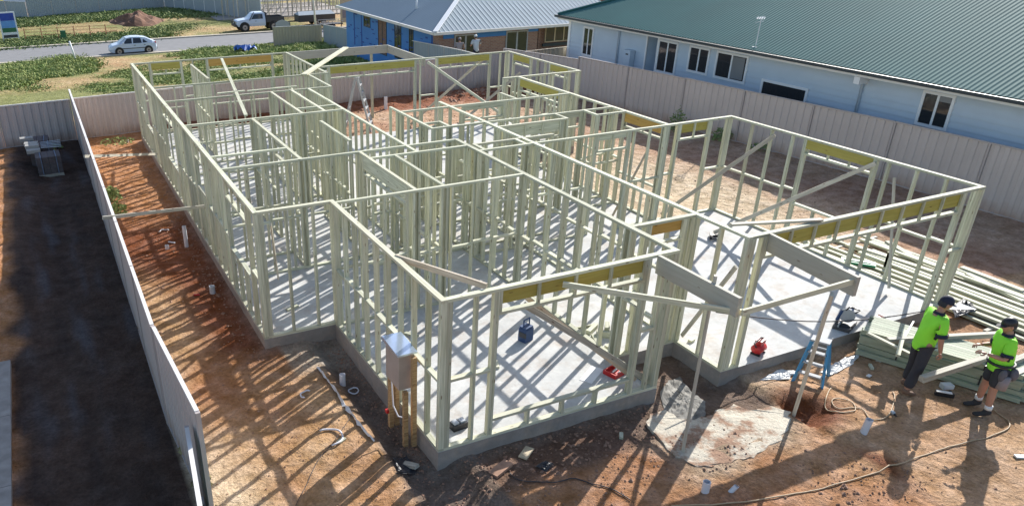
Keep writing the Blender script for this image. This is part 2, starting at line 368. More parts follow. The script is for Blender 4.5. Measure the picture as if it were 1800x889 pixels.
# road with kerbs
def strip(name, x0, x1, y0, y1, z0, z1, material, step=8):
    mb = MB(); n = int((x1-x0)/step)
    for i in range(n): mb.box((x0+i*step, y0, z0), (x0+(i+1)*step, y1, z1))
    o = mb.build(name, material); tag(o, kind='structure'); return o
mb = MB()
for i in range(32):
    a, bq = -60+i*6, -54+i*6
    mb.add([(a,65.0,gz(0,65)+.06),(bq,65.0,gz(0,65)+.06),(bq,73.2,gz(0,73.2)+.075),(a,73.2,gz(0,73.2)+.075)], [(0,1,2,3)])
tag(mb.build('road', M['asphalt']), kind='structure')
strip('kerb', -60, 132, 73.2, 73.7, -4.2, -3.85, M['kerb'])
strip('kerb', -60, 132, 64.55, 65.0, -4.2, -3.83, M['kerb'])
mb = MB(); mb.box((-60,104,-4.2),(60,109,-3.98)); tag(mb.build('road', M['asphalt']), kind='structure')

# ------------------------------------------------------------------ slab
h_ = .05
OUT = [(-h_,20.5+h_),(-h_,4.36-h_),(1.41-h_,4.36-h_),(1.41-h_,-h_),(5.42+h_,-h_),(5.42+h_,1.07-h_),(6.85-h_,1.07-h_),(6.85-h_,-.08-h_),
       (12.75+h_,-.08-h_),(12.75+h_,6.08+h_),(10.72+h_,6.08+h_),(10.72+h_,12.83-h_),(13.05+h_,12.83-h_),(13.05+h_,17.17+h_),(5.5+h_,17.17+h_),(5.5+h_,20.5+h_)]
n = len(OUT); vs = [(x,y,0) for x,y in OUT]+[(x,y,-.75) for x,y in OUT]
fs = [tuple(range(n))[::1]]+[(i,(i+1)%n,n+(i+1)%n,n+i) for i in range(n)]
m, nt, b = newmat('slab_concrete'); N = nt.nodes; L = nt.links; b.inputs['Roughness'].default_value = .85
tc = N.new('ShaderNodeTexCoord')
na, nb, ncc = nz(.9, 5), nz(14, 5, .7), nz(4, 6)
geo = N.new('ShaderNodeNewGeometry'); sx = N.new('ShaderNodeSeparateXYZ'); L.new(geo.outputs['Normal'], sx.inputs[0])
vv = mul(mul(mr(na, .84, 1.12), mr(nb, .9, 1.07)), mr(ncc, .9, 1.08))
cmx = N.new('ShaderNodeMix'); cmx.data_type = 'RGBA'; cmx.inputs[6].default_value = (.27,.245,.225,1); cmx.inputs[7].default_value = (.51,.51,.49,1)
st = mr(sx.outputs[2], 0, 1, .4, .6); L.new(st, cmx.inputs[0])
# soil smeared over the edge by boots and rain
sm = mr(nz(1.7, 7, .75), 0, .75, .49, .70); cm2 = N.new('ShaderNodeMix'); cm2.data_type = 'RGBA'; cm2.inputs[7].default_value = (.40,.32,.25,1)
L.new(cmx.outputs[2], cm2.inputs[6]); L.new(sm, cm2.inputs[0])
hv = N.new('ShaderNodeHueSaturation'); L.new(cm2.outputs[2], hv.inputs['Color']); L.new(vv, hv.inputs['Value']); L.new(hv.outputs[0], b.inputs['Base Color'])
bp = N.new('ShaderNodeBump'); bp.inputs['Strength'].default_value = .3; bp.inputs['Distance'].default_value = .01; L.new(nb, bp.inputs['Height']); L.new(bp.outputs[0], b.inputs['Normal'])
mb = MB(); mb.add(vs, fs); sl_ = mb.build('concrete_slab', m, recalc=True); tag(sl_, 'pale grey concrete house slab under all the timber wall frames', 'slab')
# pad of hardened concrete in front of the porch
mb = MB()
for PP, zz in ((((1132,742),(1150,765),(1185,800),(1222,822),(1260,819),(1290,812),(1322,803),(1350,788),(1385,760),(1392,738),(1380,722),(1350,716),(1318,722),(1290,712),(1262,722),(1240,735),(1205,742),(1185,728),(1160,722)),-.240),
               ):
    P0_ = [gnd(*q) for q in PP]; P = []
    for i_, p_ in enumerate(P0_):
        for f_ in range(4):
            q_ = p_.lerp(P0_[(i_+1)%len(P0_)], f_/4); P.append(q_+Vector((noise.noise(q_*7),noise.noise(q_*7+Vector((9,0,0))),0))*.09+Vector((noise.noise(q_*22),noise.noise(q_*22+Vector((5,0,0))),0))*.02)
    k = len(P)
    mb.add([(p.x,p.y,zz+.007*math.sin(i*2.3)) for i,p in enumerate(P)]+[(p.x,p.y,-.4) for p in P], [tuple(range(k))]+[(i,(i+1)%k,k+(i+1)%k,k+i) for i in range(k)])
m, nt, b = newmat('rough_concrete'); N = nt.nodes; L = nt.links; b.inputs['Roughness'].default_value = .95; M['pad'] = m
tc = N.new('ShaderNodeTexCoord'); n1_, n2__ = nz(1.6, 6, .65), nz(13, 5, .7)
cr = N.new('ShaderNodeValToRGB'); cr.color_ramp.elements[0].position = .44; cr.color_ramp.elements[0].color = (.33,.20,.13,1); cr.color_ramp.elements[1].position = .53; cr.color_ramp.elements[1].color = (.52,.47,.38,1); L.new(n1_, cr.inputs[0])
hv = N.new('ShaderNodeHueSaturation'); L.new(cr.outputs[0], hv.inputs['Color']); L.new(mul(mr(n1_, .8, 1.2), mr(n2__, .78, 1.2)), hv.inputs['Value']); L.new(hv.outputs[0], b.inputs['Base Color'])
bp = N.new('ShaderNodeBump'); bp.inputs['Strength'].default_value = .8; bp.inputs['Distance'].default_value = .03; L.new(n2__, bp.inputs['Height']); L.new(bp.outputs[0], b.inputs['Normal'])
tag(mb.build('concrete_pad', M['pad'], recalc=True), kind='structure')
# neighbour's kerb-like slab strip at the far left
mb = MB(); _fy = at(20,889,-.17); _fz = at(18,632,-.17)
for i in range(4): mb.box((-6.5, _fz.y-(i+1)*1.9+.012, -.5), (_fy.x+(_fz.x-_fy.x)*max(0,1-i/2.5), _fz.y-i*1.9, -.17))
tag(mb.build('footing_slab', M['concrete_edge']), 'grey concrete slab edge at the lower left beyond the side fence', 'slab')

# ------------------------------------------------------------------ timber members
_mc = {}
def member(name, a, b, w, h, material, parent, up=(0,0,1)):
    """a board from a to b; local X runs along it, w across, h along up"""
    a = Vector(a); b = Vector(b); x = b-a; Ln = round(x.length, 3); x.normalize(); up = Vector(up)
    if abs(x.dot(up)) > .999: up = Vector((0,1,0))
    y = up.cross(x).normalized(); z = x.cross(y)
    key = (Ln, w, h, material.name)
    if key not in _mc:
        mb = MB(); c = .003
        mb.box((0,-w/2,-h/2), (Ln,w/2,h/2)); _mc[key] = mb.mesh(name, material)
    o = bpy.data.objects.new(name, _mc[key]); COL.objects.link(o); mm = Matrix((x, y, z)).transposed().to_4x4(); mm.translation = a
    if parent:
        o.parent = parent; o.matrix_local = parent.matrix_basis.inverted() @ mm
    else: o.matrix_world = mm
    return o
H = 2.5
WALLS = []
def W(label, x0, y0, x1, y1, t=.07, ops=(), end0=0, end1=0, sp=.47, cat='wall frame', grp=None, nog=True):
    WALLS.append(dict(label=label, a=[x0,y0], b=[x1,y1], t=t, ops=ops, sp=sp, ax=0 if abs(x1-x0) > abs(y1-y0) else 1, nog=nog))
# opening: (from, to, head, sill or None, lintel depth, lintel material, studs in front)
Y, BR, PN = 'lvl', 'lvl_brown', 'pine'
W('long outer wall frame on the left side, running from front step to rear corner', 0,4.36,0,20.5,.09,[(4.95,6.6,2.12,1.0,.14,PN),(8.8,9.7,2.12,1.4,.14,PN),(12.5,14.2,2.12,.9,.14,PN),(16.9,18.3,2.12,.9,.14,PN)])
W('short outer wall frame across the step at the left front, above the trench', 0,4.36,1.41,4.36,.09,sp=.5,nog=False)
W('left wall frame of the front room, beside the brown meter box', 1.41,0,1.41,4.36,.09)
W('front wall frame of the front room, with yellow lintel and low window sill', 1.41,0,5.42,0,.09,[(2.28,4.85,2.13,.33,.22,Y)])
W('wall frame between the front room and porch, ending at the deep porch beam', 5.42,0,5.42,7.1,.09)
W('short wall frame at the back of the porch with orange lintel over the entry', 5.42,1.07,6.85,1.07,.09,[(5.82,6.58,2.12,None,.2,BR)])
W('long inner wall frame running back from the left corner of the garage', 6.85,-.08,6.85,10.72,.09,sp=.6)
W('garage front frame with a long yellow lintel and studs over the open doorway', 6.85,-.08,12.75,-.08,.09,[(7.22,12.2,2.1,None,.26,Y)],sp=.45)
W('right outer wall frame of the garage, with yellow lintel and leaning braces', 12.75,-.08,12.75,6.08,.09,[(2.1,3.75,2.15,.95,.2,Y)],sp=.6)
W('short rear wall frame of the garage with yellow lintel by the taupe fence', 10.72,6.08,12.75,6.08,.09,[(11.08,12.03,2.1,None,.22,Y)],sp=.5)
W('right outer wall frame in the middle of the house, with two yellow lintels', 10.72,6.08,10.72,12.83,.09,[(6.25,7.65,2.13,.9,.22,BR),(10.6,12.65,2.13,.5,.22,Y)])
W('short outer wall frame stepping out to the far right bedroom corner', 10.16,12.83,13.05,12.83,.09)
W('far right outer wall frame with two small yellow lintels facing the taupe fence', 13.05,12.83,13.05,17.17,.09,[(13.4,14.4,2.15,1.1,.2,Y),(15.7,16.75,2.15,1.1,.2,Y)])
W('long rear wall frame with two yellow lintels, a pale ladder behind it', 5.5,17.17,13.05,17.17,.09,[(6.0,9.15,2.1,None,.22,Y),(10.1,12.2,2.12,None,.22,Y)],sp=.55)
W('rear wall frame beside the roofed outdoor area, under the white crossing board', 5.5,16.05,5.5,20.5,.09)
W('rearmost wall frame at the upper left with one yellow and one brown lintel', 0,20.5,5.5,20.5,.09,[(.62,1.6,2.1,.9,.22,Y),(2.6,4.9,2.1,.9,.24,BR)],sp=.5)
g1 = 'inner walls'
W('short freestanding inner frame close to the rearmost wall, upper left', 1.82,16.7,1.82,19.5)
W('inner frame across the upper left, the rearmost one from the long left wall', 0,16.05,5.5,16.05,sp=.6)
W('short inner frame linking the two rearmost cross walls', 4.87,13.95,4.87,16.05)
W('second inner cross frame from the rear, with plates laid flat on it', 0,13.95,4.87,13.95,sp=.6)
W('inner frame left of a close pair, upper middle left', 3.04,11.02,3.04,13.95)
W('inner frame right of a close pair, upper middle left', 3.65,11.02,3.65,13.95)
W('long inner frame facing the ladder, down the middle of the rear part', 4.17,6.54,4.17,13.95,sp=.4)
W('third inner cross frame from the rear, reaching the long left wall', 0,11.02,4.17,11.02)
W('tiny inner cross frame between two close parallel frames', 3.04,11.6,4.17,11.6)
W('inner frame splitting the rooms along the long left wall', 1.72,7.1,1.72,11.02,ops=[(8.2,9.05,2.1,None,.12,PN)])
W('short inner cross frame from the long left wall, fourth from the rear', 0,8.06,1.72,8.06,sp=.55)
W('inner cross frame through the middle from the left wall to the hallway', 0,7.1,5.42,7.1)
W('freestanding low inner frame packed with studs left of centre', 3.2,8.03,3.2,10.07,sp=.3)
W('inner frame with a deep grey header over a wide opening left of centre', 3.05,4.25,3.05,7.1,ops=[(4.6,6.8,2.1,None,.26,PN)])
W('inner frame just right of the deep grey header, left of centre', 3.64,4.25,3.64,6.54,sp=.35)
W('short inner cross frame in the centre, parallel and close to the hallway end', 3.05,6.54,5.42,6.54)
W('rear cross frame of the front room, running from its left wall', 1.41,4.25,5.42,4.25)
W('inner cross frame from the centre to the garage rear corner', 5.42,6.07,10.72,6.07,ops=[(8.6,9.5,2.1,None,.12,PN)])
W('short inner cross frame just behind the garage cross frame', 5.58,6.55,7.7,6.55,sp=.35)
W('stub inner frame at the hall cupboard left side', 5.58,6.07,5.58,6.55)
W('stub inner frame at the hall cupboard right side', 6.65,6.07,6.65,6.55)
W('inner frame left of the open centre, with reddish soil seen behind', 5.38,8.21,5.38,10.72,sp=.35)
W('stub inner frame forming a small square nook in the centre', 5.84,8.21,5.84,8.73)
W('stub inner cross frame closing a small square nook in the centre', 5.38,8.73,5.84,8.73)
W('inner cross frame right of centre, one behind the deep grey header', 5.38,8.21,10.72,8.21,ops=[(9.0,9.7,2.1,None,.12,PN)])
W('inner cross frame with a deep grey header right of centre', 6.85,7.67,8.88,7.67,ops=[(7.1,8.7,2.1,None,.26,PN)])
W('stub inner frame at the right end of the deep grey header', 8.88,7.67,8.88,8.21)
W('stub inner frame beside the right outer wall nook', 9.79,7.65,9.79,8.21)
W('stub inner cross frame joining the right outer wall nook', 9.79,7.65,10.72,7.65)
W('rear inner cross frame to the right outer wall', 5.38,10.1,10.72,10.1,ops=[(7.3,8.5,2.1,None,.12,PN)],sp=.6)
W('small inner frame near the right outer wall, behind the rear cross frame', 8.95,10.1,8.95,11.0,sp=.4)
# trim the ends where frames meet
for i, q in enumerate(WALLS):
    ax = q['ax']; oa = 1-ax
    lo, hi = (q['a'], q['b'])
    q['cut'] = [0., 0.]
    for e, P in enumerate((lo, hi)):
        for j, r in enumerate(WALLS):
            if j == i or r['ax'] == ax: continue
            if abs(r['a'][ax]-P[ax]) < .07 and r['a'][oa]-.1 <= P[oa] <= r['b'][oa]+.1:
                through = r['a'][oa]+.12 < P[oa] < r['b'][oa]-.12
                d = (r['t']/2+.001)
                if through: q['cut'][e] = d
                else: q['cut'][e] = -r['t']/2 if i < j else d
                P[ax] = r['a'][ax]
                break
SD = .042
for i, q in enumerate(WALLS):
    ax = q['ax']; t = q['t']; c = q['a'][1-ax]
    s0 = q['a'][ax]+q['cut'][0]; s1 = q['b'][ax]-q['cut'][1]
    def pt(s, z, off=0): return (s, c+off, z) if ax == 0 else (c+off, s, z)
    root = empty('wall_frame', pt(s0, 0), q['label'], 'wall frame', group='timber wall frames of the house')
    acr = (0,1,0) if ax == 0 else (1,0,0)
    mt = M['pine']; dz = .0015 if ax else 0.
    def hb(nm, a, b_, z, th=.045, w=None, mm=None, off=0):          # horizontal board lying flat: width w, thickness th, top at z
        return member(nm, pt(a, z-th/2, off), pt(b_, z-th/2, off), w or t, th, mm or mt, root)
    hb('top_plate', s0, s1, H+dz)
    # occasional second ribbon plate offcuts
    doors = [o for o in q['ops'] if o[3] is None]
    segs = []; s = s0
    for o in sorted(doors): segs.append((s, o[0])); s = o[1]
    segs.append((s, s1))
    for a, b_ in segs: hb('bottom_plate', a, b_, .045+dz)
    def stud(s, z0=.046, z1=H-.0455, w=None, off=0, th=SD):
        w = w or t-.003
        jit = random.uniform(-.004, .004)
        member('stud', pt(s, z0, off), pt(s+jit*.5, z1, off), w, th, mt, root, up=(1,0,0) if ax == 0 else (0,1,0)) 
    pos = [s0+SD/2, s1-SD/2]
    if t > .08: pos += [s0+SD*1.5+.003, s1-SD*1.5-.003]
    for o in q['ops']: pos += [o[0]-SD/2, o[1]+SD/2, o[0]-SD*1.5-.002, o[1]+SD*1.5+.002]
    k = s0+q['sp']
    while k < s1-.2:
        if not any(o[0]-.16 < k < o[1]+.16 for o in q['ops']) and min(abs(k-p) for p in pos) > .12: pos.append(k)
        k += q['sp']
    # doubled studs where other frames meet this one
    for j, r in enumerate(WALLS):
        if r['ax'] != ax and abs(min(abs(r['a'][1-ax]-c), abs(r['b'][1-ax]-c))) < .08:
            for dd in (-.055, .055):
                kk = r['a'][ax]+dd
                if s0+.1 < kk < s1-.1 and not any(o[0]-.05 < kk < o[1]+.05 for o in q['ops']) and min(abs(kk-p) for p in pos) > .05: pos.append(kk)
    pos = sorted(p for p in pos if s0 < p < s1)
    for p in pos: stud(p)
    if q['nog']:
        for a, b_ in zip(pos, pos[1:]):
            if b_-a > .2 and not any(a < (o[0]+o[1])/2 < b_ for o in q['ops']):
                z = 1.24+random.choice((-.022, .022)); hb('noggin', a+SD/2+.001, b_-SD/2-.001, z, w=t-.004)
    for o in q['ops']:
        a, b_, head, sill, ld, lm = o
        inner = 1 if (ax == 0 and c < 10) else (1 if ax == 1 and c < 3 else -1)
        if q['label'].startswith(('long rear', 'rearmost')): inner = -1
        lo_off = inner*(t/2-.023)
        member('lintel', pt(a+.001, H-.046-ld/2, lo_off), pt(b_-.001, H-.046-ld/2, lo_off), .044, ld, M[lm], root)
        hb('head_plate', a+.001, b_-.001, head, w=t-.003)
        nj = max(1, int(round((b_-a)/.58)))
        fw_ = t-.05
        for k in range(nj+1):
            s = a+SD/2+.002+(b_-a-SD-.004)*k/nj
            member('jack_stud', pt(s, head+.0005, -inner*(t/2-fw_/2-.001)), pt(s, H-.046, -inner*(t/2-fw_/2-.001)), fw_, SD, mt, root, up=(1,0,0) if ax == 0 else (0,1,0))
        if sill is not None:
            hb('sill_plate', a+.001, b_-.001, sill, w=t-.003)
            for k in range(1, nj):
                s = a+(b_-a)*k/nj
                member('jack_stud', pt(s, .046), pt(s, sill-.046), t-.004, SD, mt, root, up=(1,0,0) if ax == 0 else (0,1,0))

# beams over porch and outdoor area: one thing each
def beam(name, label, a, b, w, h, mt='pine', cat='beam', up=(0,0,1)):
    o = member(name, a, b, w, h, M[mt], None, up); tag(o, label, cat); return o
beam('porch_beam', 'deep grey timber beam running forward from the front room corner over the porch', (5.05,-.05,H-.15), (5.05,-1.64,H-.15), .06, .29, 'beam')
beam('porch_beam', 'deep grey timber beam running forward from the garage front over the porch', (7.27,-.13,H-.155), (7.07,-1.86,H-.155), .06, .30, 'beam')
beam('porch_tie', 'narrow board joining the front ends of the two porch beams', (5.06,-1.70,H-.2), (7.16,-1.80,H-.09), .035, .085)
beam('porch_tie', 'slanting board from the front room lintel to the end of the left porch beam', (3.3,-.07,H-.13), (5.2,-1.66,H-.26), .035, .085)
beam('patio_beam', 'rearmost header beam of the roofed outdoor area at the upper middle', (5.55,20.5,H-.15), (9.63,20.5,H-.15), .06, .29, 'beam')
beam('patio_beam', 'side header beam of the roofed outdoor area, near the brick house', (9.6,20.46,H-.152), (9.6,17.22,H-.152), .06, .29, 'beam')
beam('timber_post', 'square timber post standing on the soil under the rearmost patio beam', (8.9,20.5,-.35), (8.9,20.5,H-.3), .09, .09, cat='post')
beam('timber_prop', 'leaning timber prop nailed to the left porch beam, foot on the concrete pad', (4.93,-1.30,-.25), (5.09,-1.12,H+.1), .04, .09, 'pine_grey', 'prop')
beam('timber_prop', 'leaning timber prop under the porch tie, foot in a hole in red soil', (7.3,-1.30,-.32), (6.62,-1.83,H-.19), .05, .10, 'pine_grey', 'prop')
bl = 'braces leaning inside the frames'
beam('brace_board', 'long diagonal board lying over the plates at the upper left rooms', (1.62,11.25,H+.03), (2.98,19.95,H+.03), .09, .035)
beam('brace_board', 'bright board bridging the patio beam and the upper left rooms', (4.68,15.87,H+.03), (7.73,20.15,H+.07), .20, .04, cat='board')
beam('brace_board', 'light diagonal brace in front of the rear yellow lintels', (9.55,16.9,H-.1), (11.2,13.0,.7), .035, .09, 'pine', 'brace')
beam('brace_board', 'sloping brace behind the rear wall, rising to its right yellow lintel', (12.2,17.3,H-.12), (9.7,18.6,-.2), .035, .09, 'pine_grey', 'brace')
beam('brace_board', 'low sloping brace from the far right bedroom corner to the soil', (13.0,16.2,1.9), (10.9,17.0,.02), .035, .09, 'pine_grey', 'brace')
beam('brace_board', 'sloping brace from the upper right garage wall down to its rear left floor', (12.68,4.62,2.36), (11.15,6.3,.04), .035, .09, 'pine_grey', 'brace')
beam('brace_board', 'sloping brace beside the garage window lintel, reaching down to the slab', (12.68,2.02,2.38), (11.45,4.75,.04), .035, .09, 'pine_grey', 'brace')
beam('brace_board', 'thin sloping stick in the front right bay of the garage side wall', (12.69,1.55,2.2), (12.3,.75,.1), .03, .06, 'pine_grey', 'brace')
beam('brace_board', 'grey board laid flat across the garage front left corner', (6.93,.39,H+.025), (8.45,-.10,H+.03), .09, .035, 'pine_grey', 'board')
beam('brace_board', 'pinkish board sloping from the left wall of the front room to its lintel', (1.44,1.61,H-.03), (2.12,.06,H+.02), .035, .09, 'brace_brown', 'board')
beam('brace_board', 'double diagonal brace in the front room window opening, upper board', (2.78,.10,2.08), (5.36,.10,.12), .035, .09, 'pine_grey', 'brace')
beam('brace_board', 'double diagonal brace in the front room window opening, lower board', (2.86,.16,2.14), (5.2,.19,.10), .035, .07, 'brace_brown', 'brace')
beam('brace_board', 'sloping brace in the garage left side wall by the porch', (6.9,.95,.15), (6.79,.0,1.95), .03, .07, 'pine_grey', 'brace')
beam('brace_board', 'dark sloping brace inside the room behind the left step', (.35,4.7,2.1), (.9,6.6,.1), .035, .07, 'pine_grey', 'brace')
beam('brace_board', 'thin sloping brace in the open rear room behind the garage', (9.4,6.2,.2), (10.3,6.2,1.9), .03, .05, 'brace_brown', 'brace')
beam('brace_stick', 'nearer long stick resting on the side fence and leaning on the left wall', (-2.32,7.75,1.60), (-.05,9.1,1.06), .035, .07, 'pine_grey', 'stick')
beam('brace_stick', 'farther long stick resting on the side fence near the rear corner', (-2.30,12.6,1.60), (-.05,16.6,.35), .035, .07, 'pine_grey', 'stick')
beam('loose_plate', 'short plate laid flat on the second cross frame, upper left, left one', (1.55,14.2,H+.03), (2.35,14.22,H+.03), .09, .035, cat='board')
beam('loose_plate', 'longer plate laid flat on the second cross frame, upper left, right one', (2.4,14.15,H+.03), (3.9,14.2,H+.03), .09, .035, cat='board')

# ------------------------------------------------------------------ colorbond fences
def fence(label, P0, P1, z0, z1, col='fence', cap='fence_cap', panel=2.35, rib=.26, both=True, post='fence_post', zf=None):
    """ribbed sheet fence from P0 to P1 (plan), stepping panel by panel"""
    P0 = Vector((*P0,0)); P1 = Vector((*P1,0)); d = P1-P0; Ln = d.length; d.normalize()
    ang = math.atan2(d.y, d.x); root = empty('sheet_fence', (P0.x,P0.y,z0(0) if callable(z0) else z0), label, 'fence', ang)
    n = max(1, round(Ln/panel)); pw = Ln/n; bz = root.location.z
    for k in range(n):
        a0, a1 = k*pw, (k+1)*pw; mx_, my_ = P0.x+d.x*(a0+pw/2), P0.y+d.y*(a0+pw/2)
        lo = zf(mx_,my_)[0]-bz if zf else z0-bz; hi = zf(mx_,my_)[1]-bz if zf else z1-bz
        lo += random.uniform(-.012,.0); rk = 0.
        if zf:
            e0, e1 = (zf(P0.x+d.x*q_, P0.y+d.y*q_)[1]-bz for q_ in (a0, a1)); hi = e0; rk = (e1-e0)/pw
        mb = MB(); vs = []; s = a0+.03; prof = []
        while s < a1-.03:
            for ds, off in ((0,-.016),(.02,.016),(rib*.5,.016),(rib*.5+.02,-.016)):
                if s+ds < a1-.03: prof.append((s+ds, off))
            s += rib
        prof.append((a1-.03, prof[-1][1]))
        for s, off in prof: vs += [(s,off,lo+.02),(s,off,hi-.02+rk*(s-a0))]
        fs = [(2*i,2*i+2,2*i+3,2*i+1) for i in range(len(prof)-1)]
        mb.add(vs, fs); mb.build('panel', M[col], root)
        mb = MB(); mb.box((a0-.025,-.03,lo),(a0+.025,.03,hi-.001)); mb.build('post', M[post], root)
        mb = MB(); mb.beam((a0+.026,0,hi-.014),(a1-.026,0,hi-.014+rk*pw),.056,.043); mb.build('top_rail', M[cap], root)
        mb = MB(); mb.box((a0+.026,-.026,lo),(a1-.026,.026,lo+.05)); mb.build('bottom_rail', M[post], root)
    mb = MB(); mb.box((Ln-.025,-.03,lo),(Ln+.025,.03,hi-.001)); mb.build('post', M[post], root)
    return root
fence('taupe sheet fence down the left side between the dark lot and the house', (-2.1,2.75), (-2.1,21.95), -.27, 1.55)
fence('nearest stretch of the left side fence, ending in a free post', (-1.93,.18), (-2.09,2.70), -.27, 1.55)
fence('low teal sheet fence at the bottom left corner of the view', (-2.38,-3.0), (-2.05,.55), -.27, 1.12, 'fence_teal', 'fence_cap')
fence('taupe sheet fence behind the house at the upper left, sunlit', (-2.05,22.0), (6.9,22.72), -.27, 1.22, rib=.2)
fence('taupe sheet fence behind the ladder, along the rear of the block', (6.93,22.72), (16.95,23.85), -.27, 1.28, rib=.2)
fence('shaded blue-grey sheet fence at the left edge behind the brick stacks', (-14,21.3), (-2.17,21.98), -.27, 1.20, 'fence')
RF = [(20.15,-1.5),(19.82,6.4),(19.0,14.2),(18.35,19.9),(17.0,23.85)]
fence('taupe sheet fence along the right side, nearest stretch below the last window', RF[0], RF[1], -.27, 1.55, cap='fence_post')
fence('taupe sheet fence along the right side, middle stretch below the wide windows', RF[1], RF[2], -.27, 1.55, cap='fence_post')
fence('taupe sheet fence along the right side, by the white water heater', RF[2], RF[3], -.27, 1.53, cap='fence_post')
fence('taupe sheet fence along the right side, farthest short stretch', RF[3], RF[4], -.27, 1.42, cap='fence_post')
fence('cream sheet fence between the brick house and the blue-white house', (17.05,23.95), (24.5,24.9), -.3, 1.15, 'fence_cream', 'fence_cream', post='fence_cream')
zfn = lambda x, y: (gz(x,y)-.05, gz(x,y)+1.8)
_fa, _fb = Vector((16.95,23.9,0)), Vector((20.9,60.7,0)); _fd = (_fb-_fa).normalized()
_tops = []
for q in ((567,43),(600,49),(640,55.5),(700,67),(760,78),(800,86),(833,93)):
    dd = ray(*q); nn = Vector((-_fd.y,_fd.x,0)); t_ = (_fa-CL).dot(nn)/dd.dot(nn); p_ = CL+dd*t_; _tops.append((p_.y, p_.z))
_tops.sort()
def ftop(x, y):
    if y <= _tops[0][0]: return _tops[0][1]+(_tops[0][0]-y)*.02
    for (a, za), (b_, zb) in zip(_tops, _tops[1:]):
        if y <= b_: return za+(zb-za)*(y-a)/(b_-a)
    return _tops[-1][1]
_fm = _fa.lerp(_fb, .4)
fence('grey sheet fence sloping down beside the blue wrapped house', _fa[:2], _fm[:2], 0, 0, 'fence_grey', 'fence_cap', zf=lambda x,y:(gz(x,y)-.1, ftop(x,y)))
fence('grey sheet fence farther back beside the blue wrapped house', _fm[:2], _fb[:2], 0, 0, 'fence_grey', 'fence_cap', zf=lambda x,y:(gz(x,y)-.1, ftop(x,y)))
fence('pale sheet fence across the back of the grassy block by the road', (16.6,62.0), (20.8,61.0), 0, 0, 'fence_cream', 'fence_cap', zf=lambda x,y:(gz(x,y)-.1, gz(x,y)+1.75), post='fence_cream')
fence('long grey sheet fence beyond the road at the upper left', (-2.9,97.8), (13.5,102.5), -4.1, -1.55, 'fence_grey','fence_cap', panel=2.9)
fence('grey sheet fence behind the parked utility truck, posts showing', (13.6,102.4), (21.5,84), -4.1, -1.8, 'fence_grey', 'fence_cap', post='white')
fence('dark shaded side fence at the upper left corner', (-9.6,104.5), (-3.0,97.9), -4.1, -2.2, 'fence_grey','fence_grey', panel=2.9)

# ------------------------------------------------------------------ right house
EX, EZ, EY = 20.45, 2.65, 24.6
rh = empty('weatherboard_house', (20.9,10,-.25), 'long blue-white weatherboard house with dark green corrugated roof, right of the fence', 'house')
WX = 20.9
def part(mb, name, mt, parent, rel=True, smooth=False, recalc=False):
    o = mb.build(name, mt, None, smooth, recalc); o.parent = parent
    o.matrix_parent_inverse = Matrix.Identity(4); pm = Matrix.Translation(parent.location) @ parent.rotation_euler.to_matrix().to_4x4()
    if parent.parent is not None:
        pm = Matrix.Identity(4) @ Matrix.Translation(parent.parent.location) @ pm
    o.matrix_basis = pm.inverted() if parent.parent is None else Matrix.Translation(-parent.parent.location)
    return o
def wpart(mb, name, mt, parent, **k):                    # part whose mesh is in world coordinates
    o = mb.build(name, mt, None, **k); o.parent = parent
    pm = parent.matrix_basis.copy(); q = parent.parent
    while q is not None: pm = q.matrix_basis @ pm; q = q.parent
    o.matrix_basis = pm.inverted(); return o
def boards(mb, ax_pos, y0, y1, z0, z1, axis='x', pitch=.19, sgn=-1):
    z = z0
    while z < z1-.01:
        zt = min(z+pitch, z1); a = ax_pos+sgn*.036; b_ = ax_pos+sgn*.004
        if axis == 'x':
            mb.add([(a,y0,z),(a,y1,z),(b_,y1,zt),(b_,y0,zt)], [(0,1,2,3)]); mb.add([(b_,y0,z),(b_,y1,z),(a,y1,z),(a,y0,z)], [(0,1,2,3)])
        z = zt
mb = MB(); boards(mb, WX, -8, 18.0, -.25, 2.62); boards(mb, WX, 18.62, 24.2, -.25, 2.62)
mb.box((WX, -8, -.25), (WX+.15, 18.0, 2.63)); mb.box((WX, 18.62, -.25), (WX+.15, 24.2, 2.63)); mb.box((WX+.6, 18.0, -.25), (WX+.7, 18.62, 2.63))
mb.box((WX+.15,17.9,-.25),(WX+.7,18.0,2.6)); mb.box((WX+.15,18.62,-.25),(WX+.7,18.72,2.6)); mb.box((WX,24.05,-.25),(WX+12,24.2,2.63))
wpart(mb, 'wall', M['board'], rh)
mb = MB(); mb.box((EX+.02,-8.4,EZ-.05),(WX+.1,EY,EZ-.03)); wpart(mb, 'soffit', M['white'], rh)
for bb_ in (((WX-.06,24.08,-.25),(WX+.1,24.24,2.6)),((WX-.045,18.62,-.25),(WX+.02,18.70,2.6)),((WX-.045,17.92,-.25),(WX+.02,18.0,2.6))):
    mb = MB(); mb.box(*bb_); wpart(mb, 'corner_trim', M['white'], rh)
# corrugated roof: ribs run up the slope
mb = MB(); sl2 = math.tan(R_(22)); run = 7.2; vs = []; y = -9.0; prof = []
pit = .15; k = 0
while y < EY+.001:
    prof.append((y, .010*math.cos(2*math.pi*k/6))); y += pit/6; k += 1
for y, off in prof:
    lim = max(0.05, min(run, EY-y))
    vs += [(EX-.06, y, EZ+.02+off), (EX+lim, y, EZ+.02+off+lim*sl2)]
mb.add(vs, [(2*i,2*i+1,2*i+3,2*i+2) for i in range(len(prof)-1)])
wpart(mb, 'roof', M['roof_green'], rh, smooth=True)
mb = MB(); mb.add([(EX-.06,EY,EZ),(EX+run,EY-run,EZ+run*sl2),(EX+run*2,EY,EZ)], [(0,1,2)]); mb.add([(EX+run,EY-run,EZ+run*sl2),(EX+run,-9,EZ+run*sl2),(EX+run*2,-9,EZ),(EX+run*2,EY,EZ)], [(0,1,2,3)])
